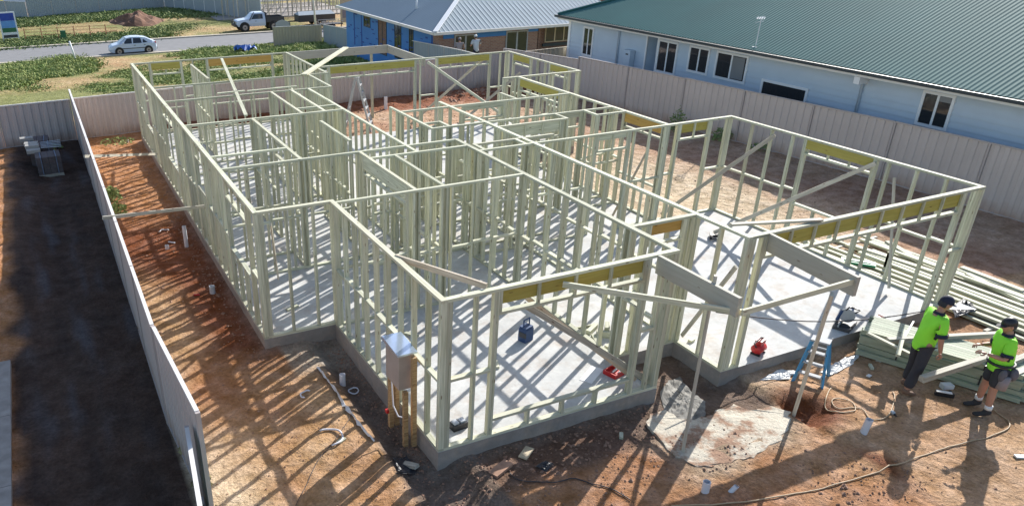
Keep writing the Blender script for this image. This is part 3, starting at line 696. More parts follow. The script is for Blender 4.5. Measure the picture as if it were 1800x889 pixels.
wpart(mb, 'roof', M['roof_green'], rh)
mb = MB(); mb.tube([(EX-.05,EY,EZ+.05),(EX+run,EY-run,EZ+.05+run*sl2)], .05); wpart(mb, 'hip_cap', M['roof_green'], rh)
mb = MB(); mb.box((EX-.16,-9,EZ-.10),(EX-.03,EY+.12,EZ+.0)); mb.box((EX-.03,EY,EZ-.10),(EX+14,EY+.12,EZ)); wpart(mb, 'gutter', M['gutter_dark'], rh)
mb = MB(); mb.box((EX-.028,-9,EZ-.19),(EX+.0,EY,EZ-.02)); wpart(mb, 'fascia', M['white'], rh)
for (y, zt) in ((20.45,2.5),(8.45,2.45)):
    mb = MB(); mb.tube([(EX-.05,y,EZ-.1),(WX-.07,y,EZ-.3),(WX-.07,y,-.2)], .045); wpart(mb, 'downpipe', M['board'], rh, smooth=True)
mb = MB(); mb.box((EX-.03,8.3,EZ-.42),(WX,8.5,EZ-.2)); wpart(mb, 'eave_box', M['white'], rh)
def hwin(y1, y0, z1, z0, sashes=2, blind=(), door=False):
    x = WX-.03
    mb = MB(); f = .085
    mb.box((x-.03,y0-f,z1),(x+.035,y1+f,z1+f)); mb.box((x-.03,y0-f,z0-f),(x+.035,y1+f,z0)); mb.box((x-.032,y0-f,z0),(x+.033,y0,z1)); mb.box((x-.032,y1,z0),(x+.033,y1+f,z1))
    for k in range(1, sashes):
        ym = y0+(y1-y0)*k/sashes; mb.box((x-.02,ym-.035,z0),(x+.03,ym+.035,z1))
    o = wpart(mb, 'window', M['white'], rh)
    mb = MB(); mb.box((x-.008,y0+.005,z0+.005),(x+.01,y1-.005,z1-.005)); wpart(mb, 'pane', M['glass'], o)
    for (a, b_, c_, d_) in blind:
        mb = MB(); mb.box((x-.012,a,c_),(x-.007,b_,d_)); wpart(mb, 'blind', M['blind'], o)
    return o
hwin(22.98, 22.36, 2.2, 1.05)
hwin(17.85, 16.85, 2.27, 1.12)
hwin(16.05, 15.1, 2.27, 1.42)
hwin(14.6, 13.2, 2.27, 1.42, blind=((13.28,13.86,1.45,2.24),))
hwin(12.28, 10.45, 1.6, .9, 1)
hwin(6.42, 5.62, 2.28, 1.42, blind=((5.64,5.98,2.12,2.27),))
mb = MB()
for k in range(8): mb.box((WX-.05,22.34+k*.085,.1),(WX-.02,22.34+k*.085+.04,1.0))
wpart(mb, 'slat_screen', M['white'], rh)
hw = empty('water_heater', (WX-.18,19.5,-.25), 'white wall-mounted hot water unit beside the downpipe of the blue-white house', 'water heater')
mb = MB(); mb.box((-.13,-.2,1.25),(.13,.22,1.95)); mb.build('cabinet', M['board'], hw)
mb = MB(); mb.tube([(0,-.02,1.25),(0,-.02,0)], .03); mb.tube([(0,.1,1.25),(0,.1,.3)], .02); mb.build('pipe', M['white'], hw)
mb = MB(); mb.box((-.136,-.08,1.75),(-.128,.08,1.81)); mb.build('grille', M['dark'], hw)
# antenna on the roof
ab = on(1328, 83, 2, 2.9)
for zz in [2.7+.02*k for k in range(100)]:
    ab = at(1328, 83, zz)
    if ab.x-EX > 0 and abs(EZ+(ab.x-EX)*sl2-zz) < .03: break
an = empty('tv_antenna', ab, 'white television antenna on a mast near the green roof edge', 'antenna')
mb = MB(); mb.tube([(0,0,-.05),(.02,0,1.25)], .018); mb.build('mast', M['white'], an)
mb = MB(); mb.tube([(-.1,.12,1.2),(.1,-.12,1.25)], .018)
for k in range(4):
    q = -.9+k*.6; c_ = Vector((.1*q,-.12*q,1.225)); mb.tube([c_-Vector((.33,.27,0)), c_+Vector((.33,.27,0))], .014, 5)
for k in (-1,1): mb.tube([(-.3,.0,1.05+.1*k+.1),(.3,.1,1.08+.1*k+.1)], .009, 5)
mb.build('elements', M['white'], an)
mb = MB(); mb.box((-.12,-.12,-.03),(.14,.1,.02)); mb.build('flashing', M['white'], an); an.scale = (.8,.8,.8)

# ------------------------------------------------------------------ blue wrapped / brick house behind
bh = empty('brick_house', (20,38,-1.5), 'unfinished house with blue wrapped wall, orange brick and silver hip roof', 'house')
mb = MB(); mb.box((18.3,33.1,-2.6),(18.5,48.0,.86)); wpart(mb, 'wrapped_wall', M['bluewrap'], bh)
mb = MB()
rr = random.Random(3)
for k in range(46):
    y = 33.9+rr.random()*13.8; z = -1.2+rr.random()*1.85
    mb.box((18.288,y,z),(18.297,y+rr.uniform(.2,.5),z+rr.uniform(.04,.1)))
for y in (33.85, 44.9, 46.3): mb.box((18.285,y,-1.5),(18.296,y+.14,.85))
wpart(mb, 'printed_marks', M['blueprint'], bh)
for (y0,y1,z0,z1,c_) in ((43.4,44.45,0.05,.72,'glass'),(40.6,41.9,-1.4,.78,'brick_brown'),(38.3,39.2,-1.3,.72,'glass'),(36.5,37.0,-1.3,.75,'glass')):
    mb = MB(); x = 18.27; f = .06
    mb.box((x,y0-f,z1),(x+.05,y1+f,z1+f)); mb.box((x,y0-f,z0-f),(x+.05,y1+f,z0)); mb.box((x,y0-f,z0),(x+.05,y0,z1)); mb.box((x,y1,z0),(x+.05,y1+f,z1)); mb.box((x,(y0+y1)/2-.03,z0),(x+.04,(y0+y1)/2+.03,z1))
    o = wpart(mb, 'window', M['gutter_dark'], bh)
    mb = MB(); mb.box((x+.02,y0+.01,z0+.01),(x+.029,y1-.01,z1-.01)); wpart(mb, 'pane', M[c_], o)
mb = MB(); mb.box((18.28,33.06,-2.6),(18.52,33.75,.86)); mb.box((18.5,33.1,-2.6),(25.15,33.3,.86)); wpart(mb, 'brick_wall', M['brick'], bh)
mb = MB(); mb.box((25.15,33.6,-2.6),(29.5,33.8,.86)); mb.box((25.1,33.1,-2.6),(25.3,33.6,.86)); wpart(mb, 'brick_wall', M['brick_brown'], bh)
mb = MB(); mb.box((20.8,33.07,.5),(22.85,33.099,.80)); mb.box((24.4,33.07,.62),(25.1,33.099,.8)); mb.box((18.6,33.07,.55),(19.3,33.099,.8)); wpart(mb, 'wrap_band', M['bluewrap'], bh)
for (x0,x1) in ((19.4,20.75),(22.9,24.3)):
    mb = MB(); y = 33.04; z0, z1 = -1.5, .66; f = .07
    mb.box((x0-f,y,z1),(x1+f,y+.055,z1+f)); mb.box((x0-f,y,z0),(x0,y+.055,z1)); mb.box((x1,y,z0),(x1+f,y+.055,z1)); mb.box(((x0+x1)/2-.05,y,z0),((x0+x1)/2+.05,y+.05,z1))
    o = wpart(mb, 'sliding_door', M['alu'], bh); mb = MB(); mb.box((x0+.01,y+.02,z0),(x1-.01,y+.04,z1-.01)); wpart(mb, 'pane', M['glass'], o)
mb = MB(); y = 33.52; x0, x1, z0, z1 = 26.0, 28.0, -.1, .72; f = .06
mb.box((x0-f,y,z1),(x1+f,y+.075,z1+f)); mb.box((x0-f,y,z0-f),(x1+f,y+.075,z0)); mb.box((x0-f,y,z0),(x0,y+.075,z1)); mb.box((x1,y,z0),(x1+f,y+.075,z1))
for k in (1,2): mb.box((x0+(x1-x0)*k/3-.04,y,z0),(x0+(x1-x0)*k/3+.04,y+.06,z1))
o = wpart(mb, 'window', M['tan'], bh); mb = MB(); mb.box((x0+.01,y+.03,z0+.01),(x1-.01,y+.05,z1-.01)); wpart(mb, 'pane', M['glass'], o)
mb = MB(); mb.box((x0-.2,y-.02,z0-.3),(x1+.1,y+.079,z0-.12)); wpart(mb, 'sill', M['gutter_dark'], bh)
# roof
rx, ry, rz_, tr = 17.85, 32.65, 1.0, .44
xe, ye, rn = 33.0, 48.6, 7.6
mb = MB()
def ribs(mb, axis, a0, a1, edge, pitch=.30):
    s = a0; prof = []
    while s < a1:
        for ds, off in ((0,0),(.05,.016),(.09,.016),(.14,0)): prof.append((s+ds, off))
        s += pitch
    prof = [p for p in prof if p[0] <= a1]+[(a1,0)]; vs = []
    for s, off in prof:
        lim = min(rn, s-a0, (a1-s))
        lim = max(lim, .0)
        if axis == 'y': vs += [(s, edge, rz_+off), (s, edge+lim, rz_+off+lim*tr)]
        else: vs += [(edge, s, rz_+off*.5), (edge+lim, s, rz_+off*.5+lim*tr)]
    mb.add(vs, [(2*i,2*i+2,2*i+3,2*i+1) for i in range(len(prof)-1)])
ribs(mb, 'y', rx, xe, ry); wpart(mb, 'roof', M['roof_zinc'], bh)
mb = MB(); ribs(mb, 'x', ry, ye, rx); M['roof_zinc_shaded'] = mat('roof_zinc_shaded', (.15,.21,.27), .8, .05, .5, spec=.12); wpart(mb, 'roof', M['roof_zinc_shaded'], bh)  # same zinc as the front slope, shade put into a darker colour
mb = MB(); mb.add([(rx,ye,rz_),(rx+rn,ye-rn,rz_+rn*tr),(xe,ye,rz_)],[(0,1,2)]); mb.add([(xe,ry,rz_),(xe,ye,rz_),(xe-rn,ye-rn,rz_+rn*tr),(xe-rn,ry+rn,rz_+rn*tr)],[(0,1,2,3)]); wpart(mb, 'roof', M['roof_zinc_shaded'], bh)
mb = MB(); mb.beam((rx,ry,rz_+.06),(rx+rn,ry+rn,rz_+.06+rn*tr), .28, .05); wpart(mb, 'hip_cap', M['white'], bh)
mb = MB(); mb.box((rx-.1,ry-.12,rz_-.14),(xe,ry-.001,rz_+.01)); mb.box((rx-.12,ry,rz_-.14),(rx-.001,ye,rz_+.01)); wpart(mb, 'gutter', M['fence_cap'], bh)
mb = MB(); mb.box((rx,ry,rz_-.13),(xe,33.2,rz_-.1)); mb.box((rx,33.2,rz_-.13),(18.4,ye,rz_-.1)); wpart(mb, 'soffit', M['tan'], bh)
mb = MB(); mb.tube([(19.4,38.3,1.55),(19.4,38.3,2.25)], .06); wpart(mb, 'vent_pipe', M['white'], bh, smooth=True)

# brown house far behind on the right
b2 = empty('brown_house', (34,56,-4), 'dark red-brown brick house wall glimpsed between the two nearer roofs', 'house')
mb = MB(); mb.box((27,52,-4),(48,60,3.0)); wpart(mb, 'wall', M['brick_brown'], b2)
mb = MB(); mb.box((34.0,51.95,-1),(35.2,51.999,2.2)); o = wpart(mb, 'window', M['fence_cap'], b2)
mb = MB(); mb.add([(26.5,51.5,3),(48.5,51.5,3),(46,55,5),(29,55,5)],[(0,1,2,3)]); mb.add([(26.5,51.5,3),(29,55,5),(26.5,60,3)],[(0,1,2)]); wpart(mb, 'roof', M['gutter_dark'], b2)

# white building and beige building at the top left
b3 = empty('white_building', (4,108,-4), 'low white building with dark windows behind the long grey fence', 'building')
mb = MB(); mb.box((-5.5,109.5,-4.1),(24,118,3)); wpart(mb, 'wall', M['white'], b3)
for (x0,x1) in ((-4.6,-1.3),(1.6,5.9),(6.4,7.6),(9.4,12.3)):
    mb = MB(); mb.box((x0,109.44,-2.4),(x1,109.49,-.9)); wpart(mb, 'window', M['glass'], b3)
b4 = empty('cream_building', (-14,122,-4), 'distant cream wall at the top left corner beyond the bare road', 'building')
mb = MB(); mb.box((-22,124,-4.1),(-6.5,130,2)); wpart(mb, 'wall', M['tan'], b4)
mb = MB(); mb.box((-15,123.9,-2.2),(-13,123.98,0)); mb.box((-12,123.9,-2.2),(-9.5,123.98,0)); wpart(mb, 'window', M['glass'], b4)

# another timber frame under construction far off at the top
fh = empty('distant_house_frame', (25,92,-4.05), 'far-off timber house frame under construction behind the utility truck', 'house frame')
rr = random.Random(5)
for r_, yy in enumerate((86, 90, 94.5, 99)):
    x0, x1 = 17.5+r_*.8, 33+r_
    mb = MB(); mb.box((x0,yy,-4.0),(x1,yy+.09,-3.9)); mb.box((x0,yy,-1.6),(x1,yy+.09,-1.48)); wpart(mb, 'plate', M['pine_grey'], fh)
    k = x0
    while k < x1:
        mb = MB(); mb.box((k,yy+.002,-3.9),(k+.09,yy+.088,-1.6)); wpart(mb, 'stud', M['pine_grey'], fh); k += rr.choice((.5,.55,.65,.9))
for k in range(15):
    x = 18+k*1.05; mb = MB(); mb.beam((x,84.8,-1.5),(x+.2,93,.9),.05,.1); mb.beam((x+.2,93,.9),(x+.3,100.5,-1.5),.05,.1); wpart(mb, 'truss', M['pine_grey'], fh)
mb = MB(); mb.box((16.8,85.9,-4.1),(34,100.5,-3.96)); wpart(mb, 'slab', M['concrete_edge'], fh)

# ------------------------------------------------------------------ weeds and grass
def scatter(name, polys, dens, hmin, hmax, wmin, wmax, material, seed, lean=.85):
    rr = random.Random(seed); mb = MB()
    for poly, cnt, hs in polys:
        xs_ = [p[0] for p in poly]; ys_ = [p[1] for p in poly]; k = 0; tries = 0
        while k < cnt and tries < cnt*30:
            tries += 1
            px, py = rr.uniform(min(xs_),max(xs_)), rr.uniform(min(ys_),max(ys_)); ins = False; j = len(poly)-1
            for i in range(len(poly)):
                if (poly[i][1] > py) != (poly[j][1] > py) and px < (poly[j][0]-poly[i][0])*(py-poly[i][1])/(poly[j][1]-poly[i][1])+poly[i][0]: ins = not ins
                j = i
            if not ins: continue
            k += 1; P = gnd_fast(px, py)
            cl = .5+.9*noise.noise(Vector((P.x*.45,P.y*.45,seed)))+.35*noise.noise(Vector((P.x*1.6,P.y*1.6,seed)))
            if cl < .26: continue
            h = rr.uniform(hmin,hmax)*hs*(.5+cl); n = rr.randint(14,24)
            for q in range(n):
                a = rr.uniform(0,6.283); bx = P.x+rr.gauss(0,wmax*4.5); by = P.y+rr.gauss(0,wmax*4.5)
                ww = rr.uniform(wmin,wmax)*.5; dx, dy = math.cos(a)*ww, math.sin(a)*ww; hh = h*rr.uniform(.5,1.1)
                lx, ly = rr.gauss(0,lean)*hh, rr.gauss(0,lean)*hh; z0 = gz(bx,by)-.03
                mb.add([(bx-dx,by-dy,z0+hh*.1),(bx+dx,by+dy,z0+hh*.1),(bx+dx*1.1+lx*.6,by+dy*1.1+ly*.6,z0+hh*.65),(bx+lx,by+ly,z0+hh),(bx-dx*1.1+lx*.6,by-dy*1.1+ly*.6,z0+hh*.65)],[(0,1,2,3,4)])
    return mb.build(name, material)
def gnd_fast(px, py):
    d = ray(px, py); lo, hi = 5., 600.
    f = lambda t: (CL+d*t).z-gz((CL+d*t).x,(CL+d*t).y)
    for _ in range(26):
        mid = (lo+hi)/2
        if f(mid) > 0: lo = mid
        else: hi = mid
    return CL+d*lo
A = [([(0,120),(60,105),(120,100),(165,112),(150,128),(60,140),(0,160)], 2600, 1.2),
     ([(165,140),(240,118),(240,165),(160,165)], 700, .45), ([(0,150),(90,140),(60,160),(0,165)], 120, .5),
     ([(240,112),(500,98),(560,96),(560,140),(240,150)], 2600, .5),
     ([(300,100),(360,88),(480,80),(570,72),(575,90),(480,97),(330,106)], 2200, 1.3),
     ([(500,82),(560,68),(575,92),(515,97)], 900, 1.9)]
tag(scatter('weeds', A, 1, .08, .22, .05, .11, M['leaf'], 11), 'rank green weeds over the block between the rear fence and the road', 'weeds', kind='stuff')
A = [([(0,72),(80,66),(200,62),(290,60),(290,66),(130,78),(0,88)], 1500, 1.0), ([(0,35),(120,26),(330,14),(400,28),(330,30),(150,38),(0,50)], 1900, 1.2), ([(140,62),(330,42),(340,52),(200,66)], 300, .5)]
tag(scatter('roadside_weeds', A, 1, .10, .26, .08, .18, M['leaf_dark'], 12), 'dark green weeds on the empty block across the road', 'weeds', kind='stuff')
A = [([(562,97),(640,94),(650,108),(562,112)], 500, 1.2)]
tag(scatter('fence_weeds', A, 1, .12, .3, .06, .12, M['leaf'], 13), 'bright weeds in the grey fence corner seen over the patio beam', 'weeds', kind='stuff')
def bush(x, y, h, r, label, n=130, m='leaf', seed=0):
    rr = random.Random(seed); mb = MB()
    for k in range(n):
        a = rr.uniform(0,6.28); q = r*math.sqrt(rr.random()); zz = h*rr.random()**.7*(1-.5*q/r)
        c = Vector((q*math.cos(a), q*math.sin(a), zz)); u = Vector((rr.gauss(0,1),rr.gauss(0,1),rr.gauss(0,.6))).normalized(); v = u.orthogonal().normalized(); s = rr.uniform(.03,.07)
        mb.add([c-u*s, c+v*s*.6, c+u*s*1.2, c-v*s*.6],[(0,1,2,3)])
    o = mb.build('foliage', M[m]); t = empty('shrub', (x,y,gz(x,y)), label, 'shrub'); o.parent = t
    mb = MB()
    for k in range(4): mb.tube([(0,0,-.05),(rr.gauss(0,r*.3),rr.gauss(0,r*.3),h*.8)], [.012,.004], 5)
    mb.build('stem', M['leaf_dark'], t); return t
bush(18.35,13.6,1.0,.3,'thin upright shrub against the right fence, near its middle',150,'leaf_dark',1)
bush(18.9,11.9,.55,.35,'round low shrub at the foot of the right fence behind the garage',150,'leaf_dark',2)
bush(-1.75,14.3,.55,.28,'leafy green weed against the left side fence under the farther stick',200,'leaf',3)
bush(-1.7,13.2,.4,.24,'smaller leafy weed beside the left side fence, nearer the camera',130,'leaf',4)
bush(-3.0,20.9,.2,.3,'yellowish tuft in the dark lot by the fence corner',60,'leaf',5)
bush(19.15,10.4,.3,.3,'flat creeping shrub by the right fence behind the garage window',90,'leaf_dark',6)
bush(-.9,20.9,.22,.6,'straggly dry tuft below the rear fence at the left corner',110,'leaf',8)

for k,(yy,nm) in enumerate(((1.0,'nearest dry tuft at the foot of the side fence, lower left'),(.3,'dry tuft at the very end of the side fence, lower left'),(1.9,'small dry tuft along the side fence, third from its near end'),(2.8,'small dry tuft along the side fence, fourth from its near end'),(-.6,'dry tuft beside the low teal fence at the bottom edge'))):
    bush(-1.93,yy,.13,.13,nm,70,'leaf_dry',30+k)
# clods and gravel: uncountable
rr = random.Random(21); mb = MB()
def clod(P, s):
    vs = []; 
    for k in range(6):
        d = [(1,0,0),(-1,0,0),(0,1,0),(0,-1,0),(0,0,.7),(0,0,-.5)][k]; vs.append(P+Vector(d)*s*rr.uniform(.6,1.3))
    mb.add(vs, [(0,2,4),(2,1,4),(1,3,4),(3,0,4),(2,0,5),(1,2,5),(3,1,5),(0,3,5)])
def scl(n, x0,x1,y0,y1,s0,s1):
    for k in range(n):
        x, y = rr.uniform(x0,x1), rr.uniform(y0,y1)
        if slabdist(x,y) > -.02: continue
        clod(Vector((x,y,ground_at(x,y)[0]+.005)), rr.uniform(s0,s1)*(1 if rr.random() < .9 else 1.8))
scl(900,-2,1.3,-2,4.4,.006,.018); scl(900,.7,6,-1.9,-.05,.006,.024); scl(500,4,14,-4,-.3,.006,.02); scl(160,6,7.6,-3.6,-2.3,.008,.026); scl(260,.9,5.5,-1.0,-.08,.012,.035); scl(500,13,19,0,12,.008,.03)
scl(350,-2,-.1,4,20,.008,.03); scl(300,5.6,16,17.6,22.8,.015,.05); scl(120,13,16,21.5,23.2,.04,.09); scl(600,-.5,.0,4,20,.01,.03); scl(300,1.0,1.4,0,4.2,.008,.025)
tag(mb.build('soil_clods', M['stone']), 'loose clods and gravel scattered over the red soil', 'rubble', kind='stuff')
# dirt mound over the road
vs = []; fs = []; n1, n2_ = 12, 20
for j in range(n1+1):
    for i in range(n2_):
        a = 2*math.pi*i/n2_; q = j/n1; rad = q*(1+.15*math.sin(a*3)); z = 1.3*(1-q)**.9*(1+.35*math.sin(a*4+q*5)*q)+.3*noise.noise(Vector((math.cos(a)*q*4,math.sin(a)*q*4,0)))
        vs.append((8.3+3.0*rad*math.cos(a), 88.5+4.2*rad*math.sin(a), -4.1+z))
for j in range(n1):
    for i in range(n2_): fs.append((j*n2_+i, j*n2_+(i+1)%n2_, (j+1)*n2_+(i+1)%n2_, (j+1)*n2_+i))
mb = MB(); mb.add(vs, fs); tag(mb.build('dirt_mound', mat('mound_soil',(.15,.075,.045),.95,.4,1.5,bump=1), smooth=False), 'heap of dark brown dirt on the empty block across the road', 'dirt heap')

# ------------------------------------------------------------------ vehicles
def wheel(parent, x, y, r, w_):
    t = MB(); n = 20
    for sgn in (1,):
        pts = [(x, y-w_/2, r), (x, y+w_/2, r)]
        t.tube(pts, r, n)
    o = t.build('wheel', M['rubber'], parent)
    t = MB(); sg = 1 if y > 0 else -1; t.tube([(x,y+sg*(w_/2+.002),r),(x,y+sg*(w_/2+.018),r)], r*.62, 14); t.build('rim', M['wheel'], o)
    t = MB(); t.tube([(x,y+sg*(w_/2+.019),r),(x,y+sg*(w_/2+.03),r)], r*.2, 10); t.build('hub', M['dark'], o)
def loft_body(parent, st, name, material):
    """st: list of (x, z_bottom, z_shoulder, z_top, half_width_low, half_width_shoulder, half_width_top)"""
    vs = []; fs = []
    for (x,zb,zs,zt,wl,ws,wt) in st:
        zm = (zb+zs)/2
        vs += [(x,-wl,zb),(x,-ws,zm),(x,-ws*.97,zs),(x,-wt,zt),(x,-wt*.5,zt+.025),(x,wt*.5,zt+.025),(x,wt,zt),(x,ws*.97,zs),(x,ws,zm),(x,wl,zb)]
    k = 10
    for i in range(len(st)-1):
        for j in range(k-1): fs.append((i*k+j,(i+1)*k+j,(i+1)*k+j+1,i*k+j+1))
        fs.append((i*k+k-1,(i+1)*k+k-1,(i+1)*k,i*k))
    fs.append(tuple(range(k))); fs.append(tuple((len(st)-1)*k+j for j in range(k))[::-1])
    mb = MB(); mb.add(vs, fs); return mb.build(name, material, parent, smooth=False, recalc=True)
# hatchback: front towards -x in the picture (left)
cw = (gnd(207,98)+gnd(264,93))/2
car = empty('parked_car', (cw.x,65.95,gz(0,66)+.075), 'small white five-door hatchback parked at the near edge of the road', 'car', R_(180+1.5))
S = [(-1.98,.42,.66,.72,.60,.66,.60),(-1.90,.22,.78,.94,.72,.80,.66),(-1.62,.20,.86,1.05,.78,.84,.66),(-1.12,.20,.87,1.31,.80,.845,.60),(-.55,.20,.87,1.41,.80,.85,.57),(.1,.20,.87,1.43,.80,.85,.57),(.55,.20,.87,1.36,.80,.85,.58),(1.0,.20,.88,1.06,.80,.85,.66),(1.2,.20,.88,.93,.80,.845,.72),(1.75,.22,.74,.80,.76,.81,.70),(1.98,.30,.60,.64,.62,.70,.60)]
body = loft_body(car, S, 'body', M['car_white'])
for sg in (1,-1):
    def side(pts, nm, mt='glass'):
        # window panes follow the tumblehome of the cabin side
        mb = MB(); v = []
        for (x,z) in pts:
            t = (z-.87)/(1.41-.87); yy = (.825+(.575-.825)*t)+.012; v.append((x,sg*yy,z))
        mb.add(v, [tuple(range(len(v)))]); mb.add([(a,b_-sg*.01,c_) for a,b_,c_ in v],[tuple(range(len(v)))[::-1]]); mb.build(nm, M[mt], car)
    side([(.86,.92),(.12,.92),(.08,1.34),(.48,1.30)], 'side_window'); side([(.02,.92),(-.72,.92),(-.66,1.31),(-.05,1.34)], 'side_window'); side([(-.80,.93),(-1.22,.95),(-.86,1.22)], 'side_window')
    for x in (.08,-.76):
        mb = MB(); mb.box((x-.25,sg*.852-.012,.74),(x-.10,sg*.852+.012,.775)); mb.build('door_handle', M['dark'], car)
    mb = MB(); mb.box((-1.0,sg*.858-.01,.50),(1.0,sg*.858+.01,.56)); mb.build('side_moulding', M['dark'], car)
    mb = MB(); mb.box((.78,sg*.95-.08,.93),(.90,sg*.95+.06,1.05)); mb.build('mirror', M['car_white'], car)
    for xx in (-1.22,1.25): 
        mb = MB(); mb.tube([(xx,sg*.80,.31),(xx,sg*.853,.31)], .37, 20); mb.build('wheel_arch', M['black'], car)
        wheel(car, xx, sg*.79, .31, .17)
    mb = MB(); mb.box((1.78,sg*.52-.16,.60),(1.93,sg*.52+.14,.70)); mb.build('headlight', M['blind'], car)
    mb = MB(); mb.box((-1.93,sg*.64-.09,.62),(-1.80,sg*.64+.10,.95)); mb.build('tail_light', M['red'], car)
mb = MB(); mb.add([(1.0,-.62,1.075),(1.0,.62,1.075),(.57,.54,1.375),(.57,-.54,1.375)],[(0,1,2,3)]); mb.add([(1.14,-.66,.985),(1.14,.66,.985),(1.0,.62,1.085),(1.0,-.62,1.085)],[(0,1,2,3)]); mb.build('windscreen', M['glass'], car)
mb = MB(); mb.add([(-1.47,-.58,1.03),(-1.47,.58,1.03),(-1.12,.54,1.29),(-1.12,-.54,1.29)],[(3,2,1,0)]); mb.build('rear_window', M['glass'], car)
mb = MB(); mb.box((1.80,-.6,.28),(1.99,.6,.40)); mb.box((-2.0,-.7,.34),(-1.85,.7,.52)); mb.build('bumper', M['fence_grey'], car)
# ute with tray, front to the left
uc = (gnd(422,56)+gnd(476,53))/2
ut = empty('utility_truck', (uc.x+.35,76.3,-4.03), 'white single-cab utility truck with a dark tray parked beyond the road', 'truck', R_(180))
S = [(2.35,.60,.95,1.0,.66,.78,.70),(2.2,.5,1.02,1.10,.80,.86,.78),(1.2,.5,1.10,1.22,.84,.90,.80),(1.0,.5,1.15,1.28,.84,.90,.80),(.55,.5,1.15,1.72,.84,.90,.68),(.3,.5,1.15,1.80,.84,.90,.66),(-.55,.5,1.15,1.80,.84,.90,.66),(-.72,.5,1.15,1.70,.84,.90,.68)]
loft_body(ut, S, 'cab', M['car_white'])
for sg in (1,-1):
    mb = MB(); v = [(.80,sg*.875,1.2),(-.45,sg*.875,1.2),(-.45,sg*.745,1.66),(.42,sg*.745,1.66)]; mb.add(v,[(0,1,2,3)]); mb.build('side_window', M['glass'], ut)
    for xx in (1.55,-1.55):
        mb = MB(); mb.tube([(xx,sg*.83,.45),(xx,sg*.93,.45)], .52, 18); mb.build('wheel_arch', M['black'], ut); wheel(ut, xx, sg*.88, .42, .24)
    mb = MB(); mb.box((.25,sg*.905-.01,.98),(.42,sg*.905+.012,1.02)); mb.build('door_handle', M['dark'], ut)
    mb = MB(); mb.box((2.2,sg*.6-.14,.85),(2.33,sg*.6+.14,.98)); mb.build('headlight', M['blind'], ut)
mb = MB(); mb.add([(.98,-.74,1.30),(.98,.74,1.30),(.58,.66,1.71),(.58,-.66,1.71)],[(0,1,2,3)]); mb.build('windscreen', M['glass'], ut)
mb = MB(); mb.box((-2.75,-.92,.82),(-.80,.92,.95)); mb.box((-2.75,-.92,.95),(-.80,-.88,1.32)); mb.box((-2.75,.88,.95),(-.80,.92,1.32)); mb.box((-2.75,-.88,.95),(-2.71,.88,1.32)); mb.box((-.85,-.9,.95),(-.80,.9,1.80)); mb.build('tray', M['dark'], ut)
mb = MB(); mb.tube([(2.45,-.8,.55),(2.55,-.8,1.0),(2.55,.8,1.0),(2.45,.8,.55)], .045); mb.box((2.38,-.85,.5),(2.55,.85,.72)); mb.tube([(2.5,-.35,.6),(2.5,-.35,1.12),(2.5,.35,1.12),(2.5,.35,.6)], .03); mb.build('bull_bar', M['dark'], ut)
mb = MB(); mb.tube([(1.0,.93,1.1),(.75,.93,1.5),(.5,.9,1.88)], .04); mb.build('snorkel', M['black'], ut)
# covered trailer and second trailer behind
tr_ = empty('covered_trailer', (25.3,77.6,-4.03), 'long low trailer with grey cover parked behind the utility truck', 'trailer', R_(180))
mb = MB(); mb.box((-2.6,-.85,.45),(1.6,.85,1.15)); mb.build('box', M['dark'], tr_)
mb = MB(); mb.add([(-2.6,-.87,1.15),(1.6,-.87,1.15),(1.6,.87,1.15),(-2.6,.87,1.15),(-2.3,0,1.5),(1.4,0,1.45)],[(0,1,5,4),(2,3,4,5),(1,2,5),(3,0,4)]); mb.build('cover', M['fence_grey'], tr_)
for x in (-.4,-1.2):
    for sg in (1,-1): wheel(tr_, x, sg*.92, .30, .18)
mb = MB(); mb.beam((1.6,-.4,.5),(2.7,0,.5),.06,.08); mb.beam((1.6,.4,.5),(2.7,0,.5),.06,.08); mb.build('drawbar', M['dark'], tr_)
t2 = empty('flat_trailer', (26.3,73.9,-4.0), 'small open trailer with rails at the pale fence by the road', 'trailer', R_(178))
mb = MB(); mb.box((-1.2,-.7,.45),(1.2,.7,.52)); mb.build('deck', M['dark'], t2)
mb = MB()
for sg in (1,-1):
    mb.beam((-1.2,sg*.7,.8),(1.2,sg*.7,.8),.04,.06)
    for x in (-1.15,0,1.15): mb.beam((x,sg*.7,.5),(x,sg*.7,.8),.04,.04)
mb.build('rail', M['metal'], t2)
for sg in (1,-1): wheel(t2, 0, sg*.78, .28, .16)
# sign, poles, mesh fence across the road
sg_ = empty('site_sign', (-4.85,78.4,-4.03), 'white framed upright estate sign with blue and green panels at the far left', 'sign', R_(8))
mb = MB(); mb.box((-.75,-.03,.35),(.75,.03,2.75)); mb.build('board', M['white'], sg_)
for (a,b_,mm) in ((1.95,2.62,'signblue'),(1.3,1.94,'signsky'),(.9,1.29,'signgreen'),(.40,.66,'dark')):
    mb = MB(); mb.box((-.62,-.045,a),(.62,-.031,b_)); mb.build('printed_panel', M[mm], sg_)
for x in (-.7,.7):
    mb = MB(); mb.box((x-.05,.035,-.1),(x+.05,.1,2.4)); mb.build('leg', M['metal'], sg_)
pl = gnd(134,107)
mb = MB(); mb.tube([(pl.x,pl.y,gz(pl.x,pl.y)-.1),(pl.x-.25,pl.y,gz(pl.x,pl.y)+1.55)], .07, 8); tag(mb.build('white_post', M['white'], smooth=True), 'slim white marker post at the near road edge left of the car', 'post')
lp = empty('light_pole', (22.0,71.4-5.5,-4.03), 'tall pale grey pole rising beside the small grey panel at the road', 'pole')
mb = MB(); mb.tube([(0,0,-.1),(-.35,0,7.5)], [.11,.07], 10); mb.build('shaft', M['fence_cap'], lp, smooth=True)
mb = MB(); mb.tube([(-.35,0,7.4),(-.6,.8,7.7),(-.7,1.4,7.75)], .04, 6); mb.build('arm', M['fence_cap'], lp)
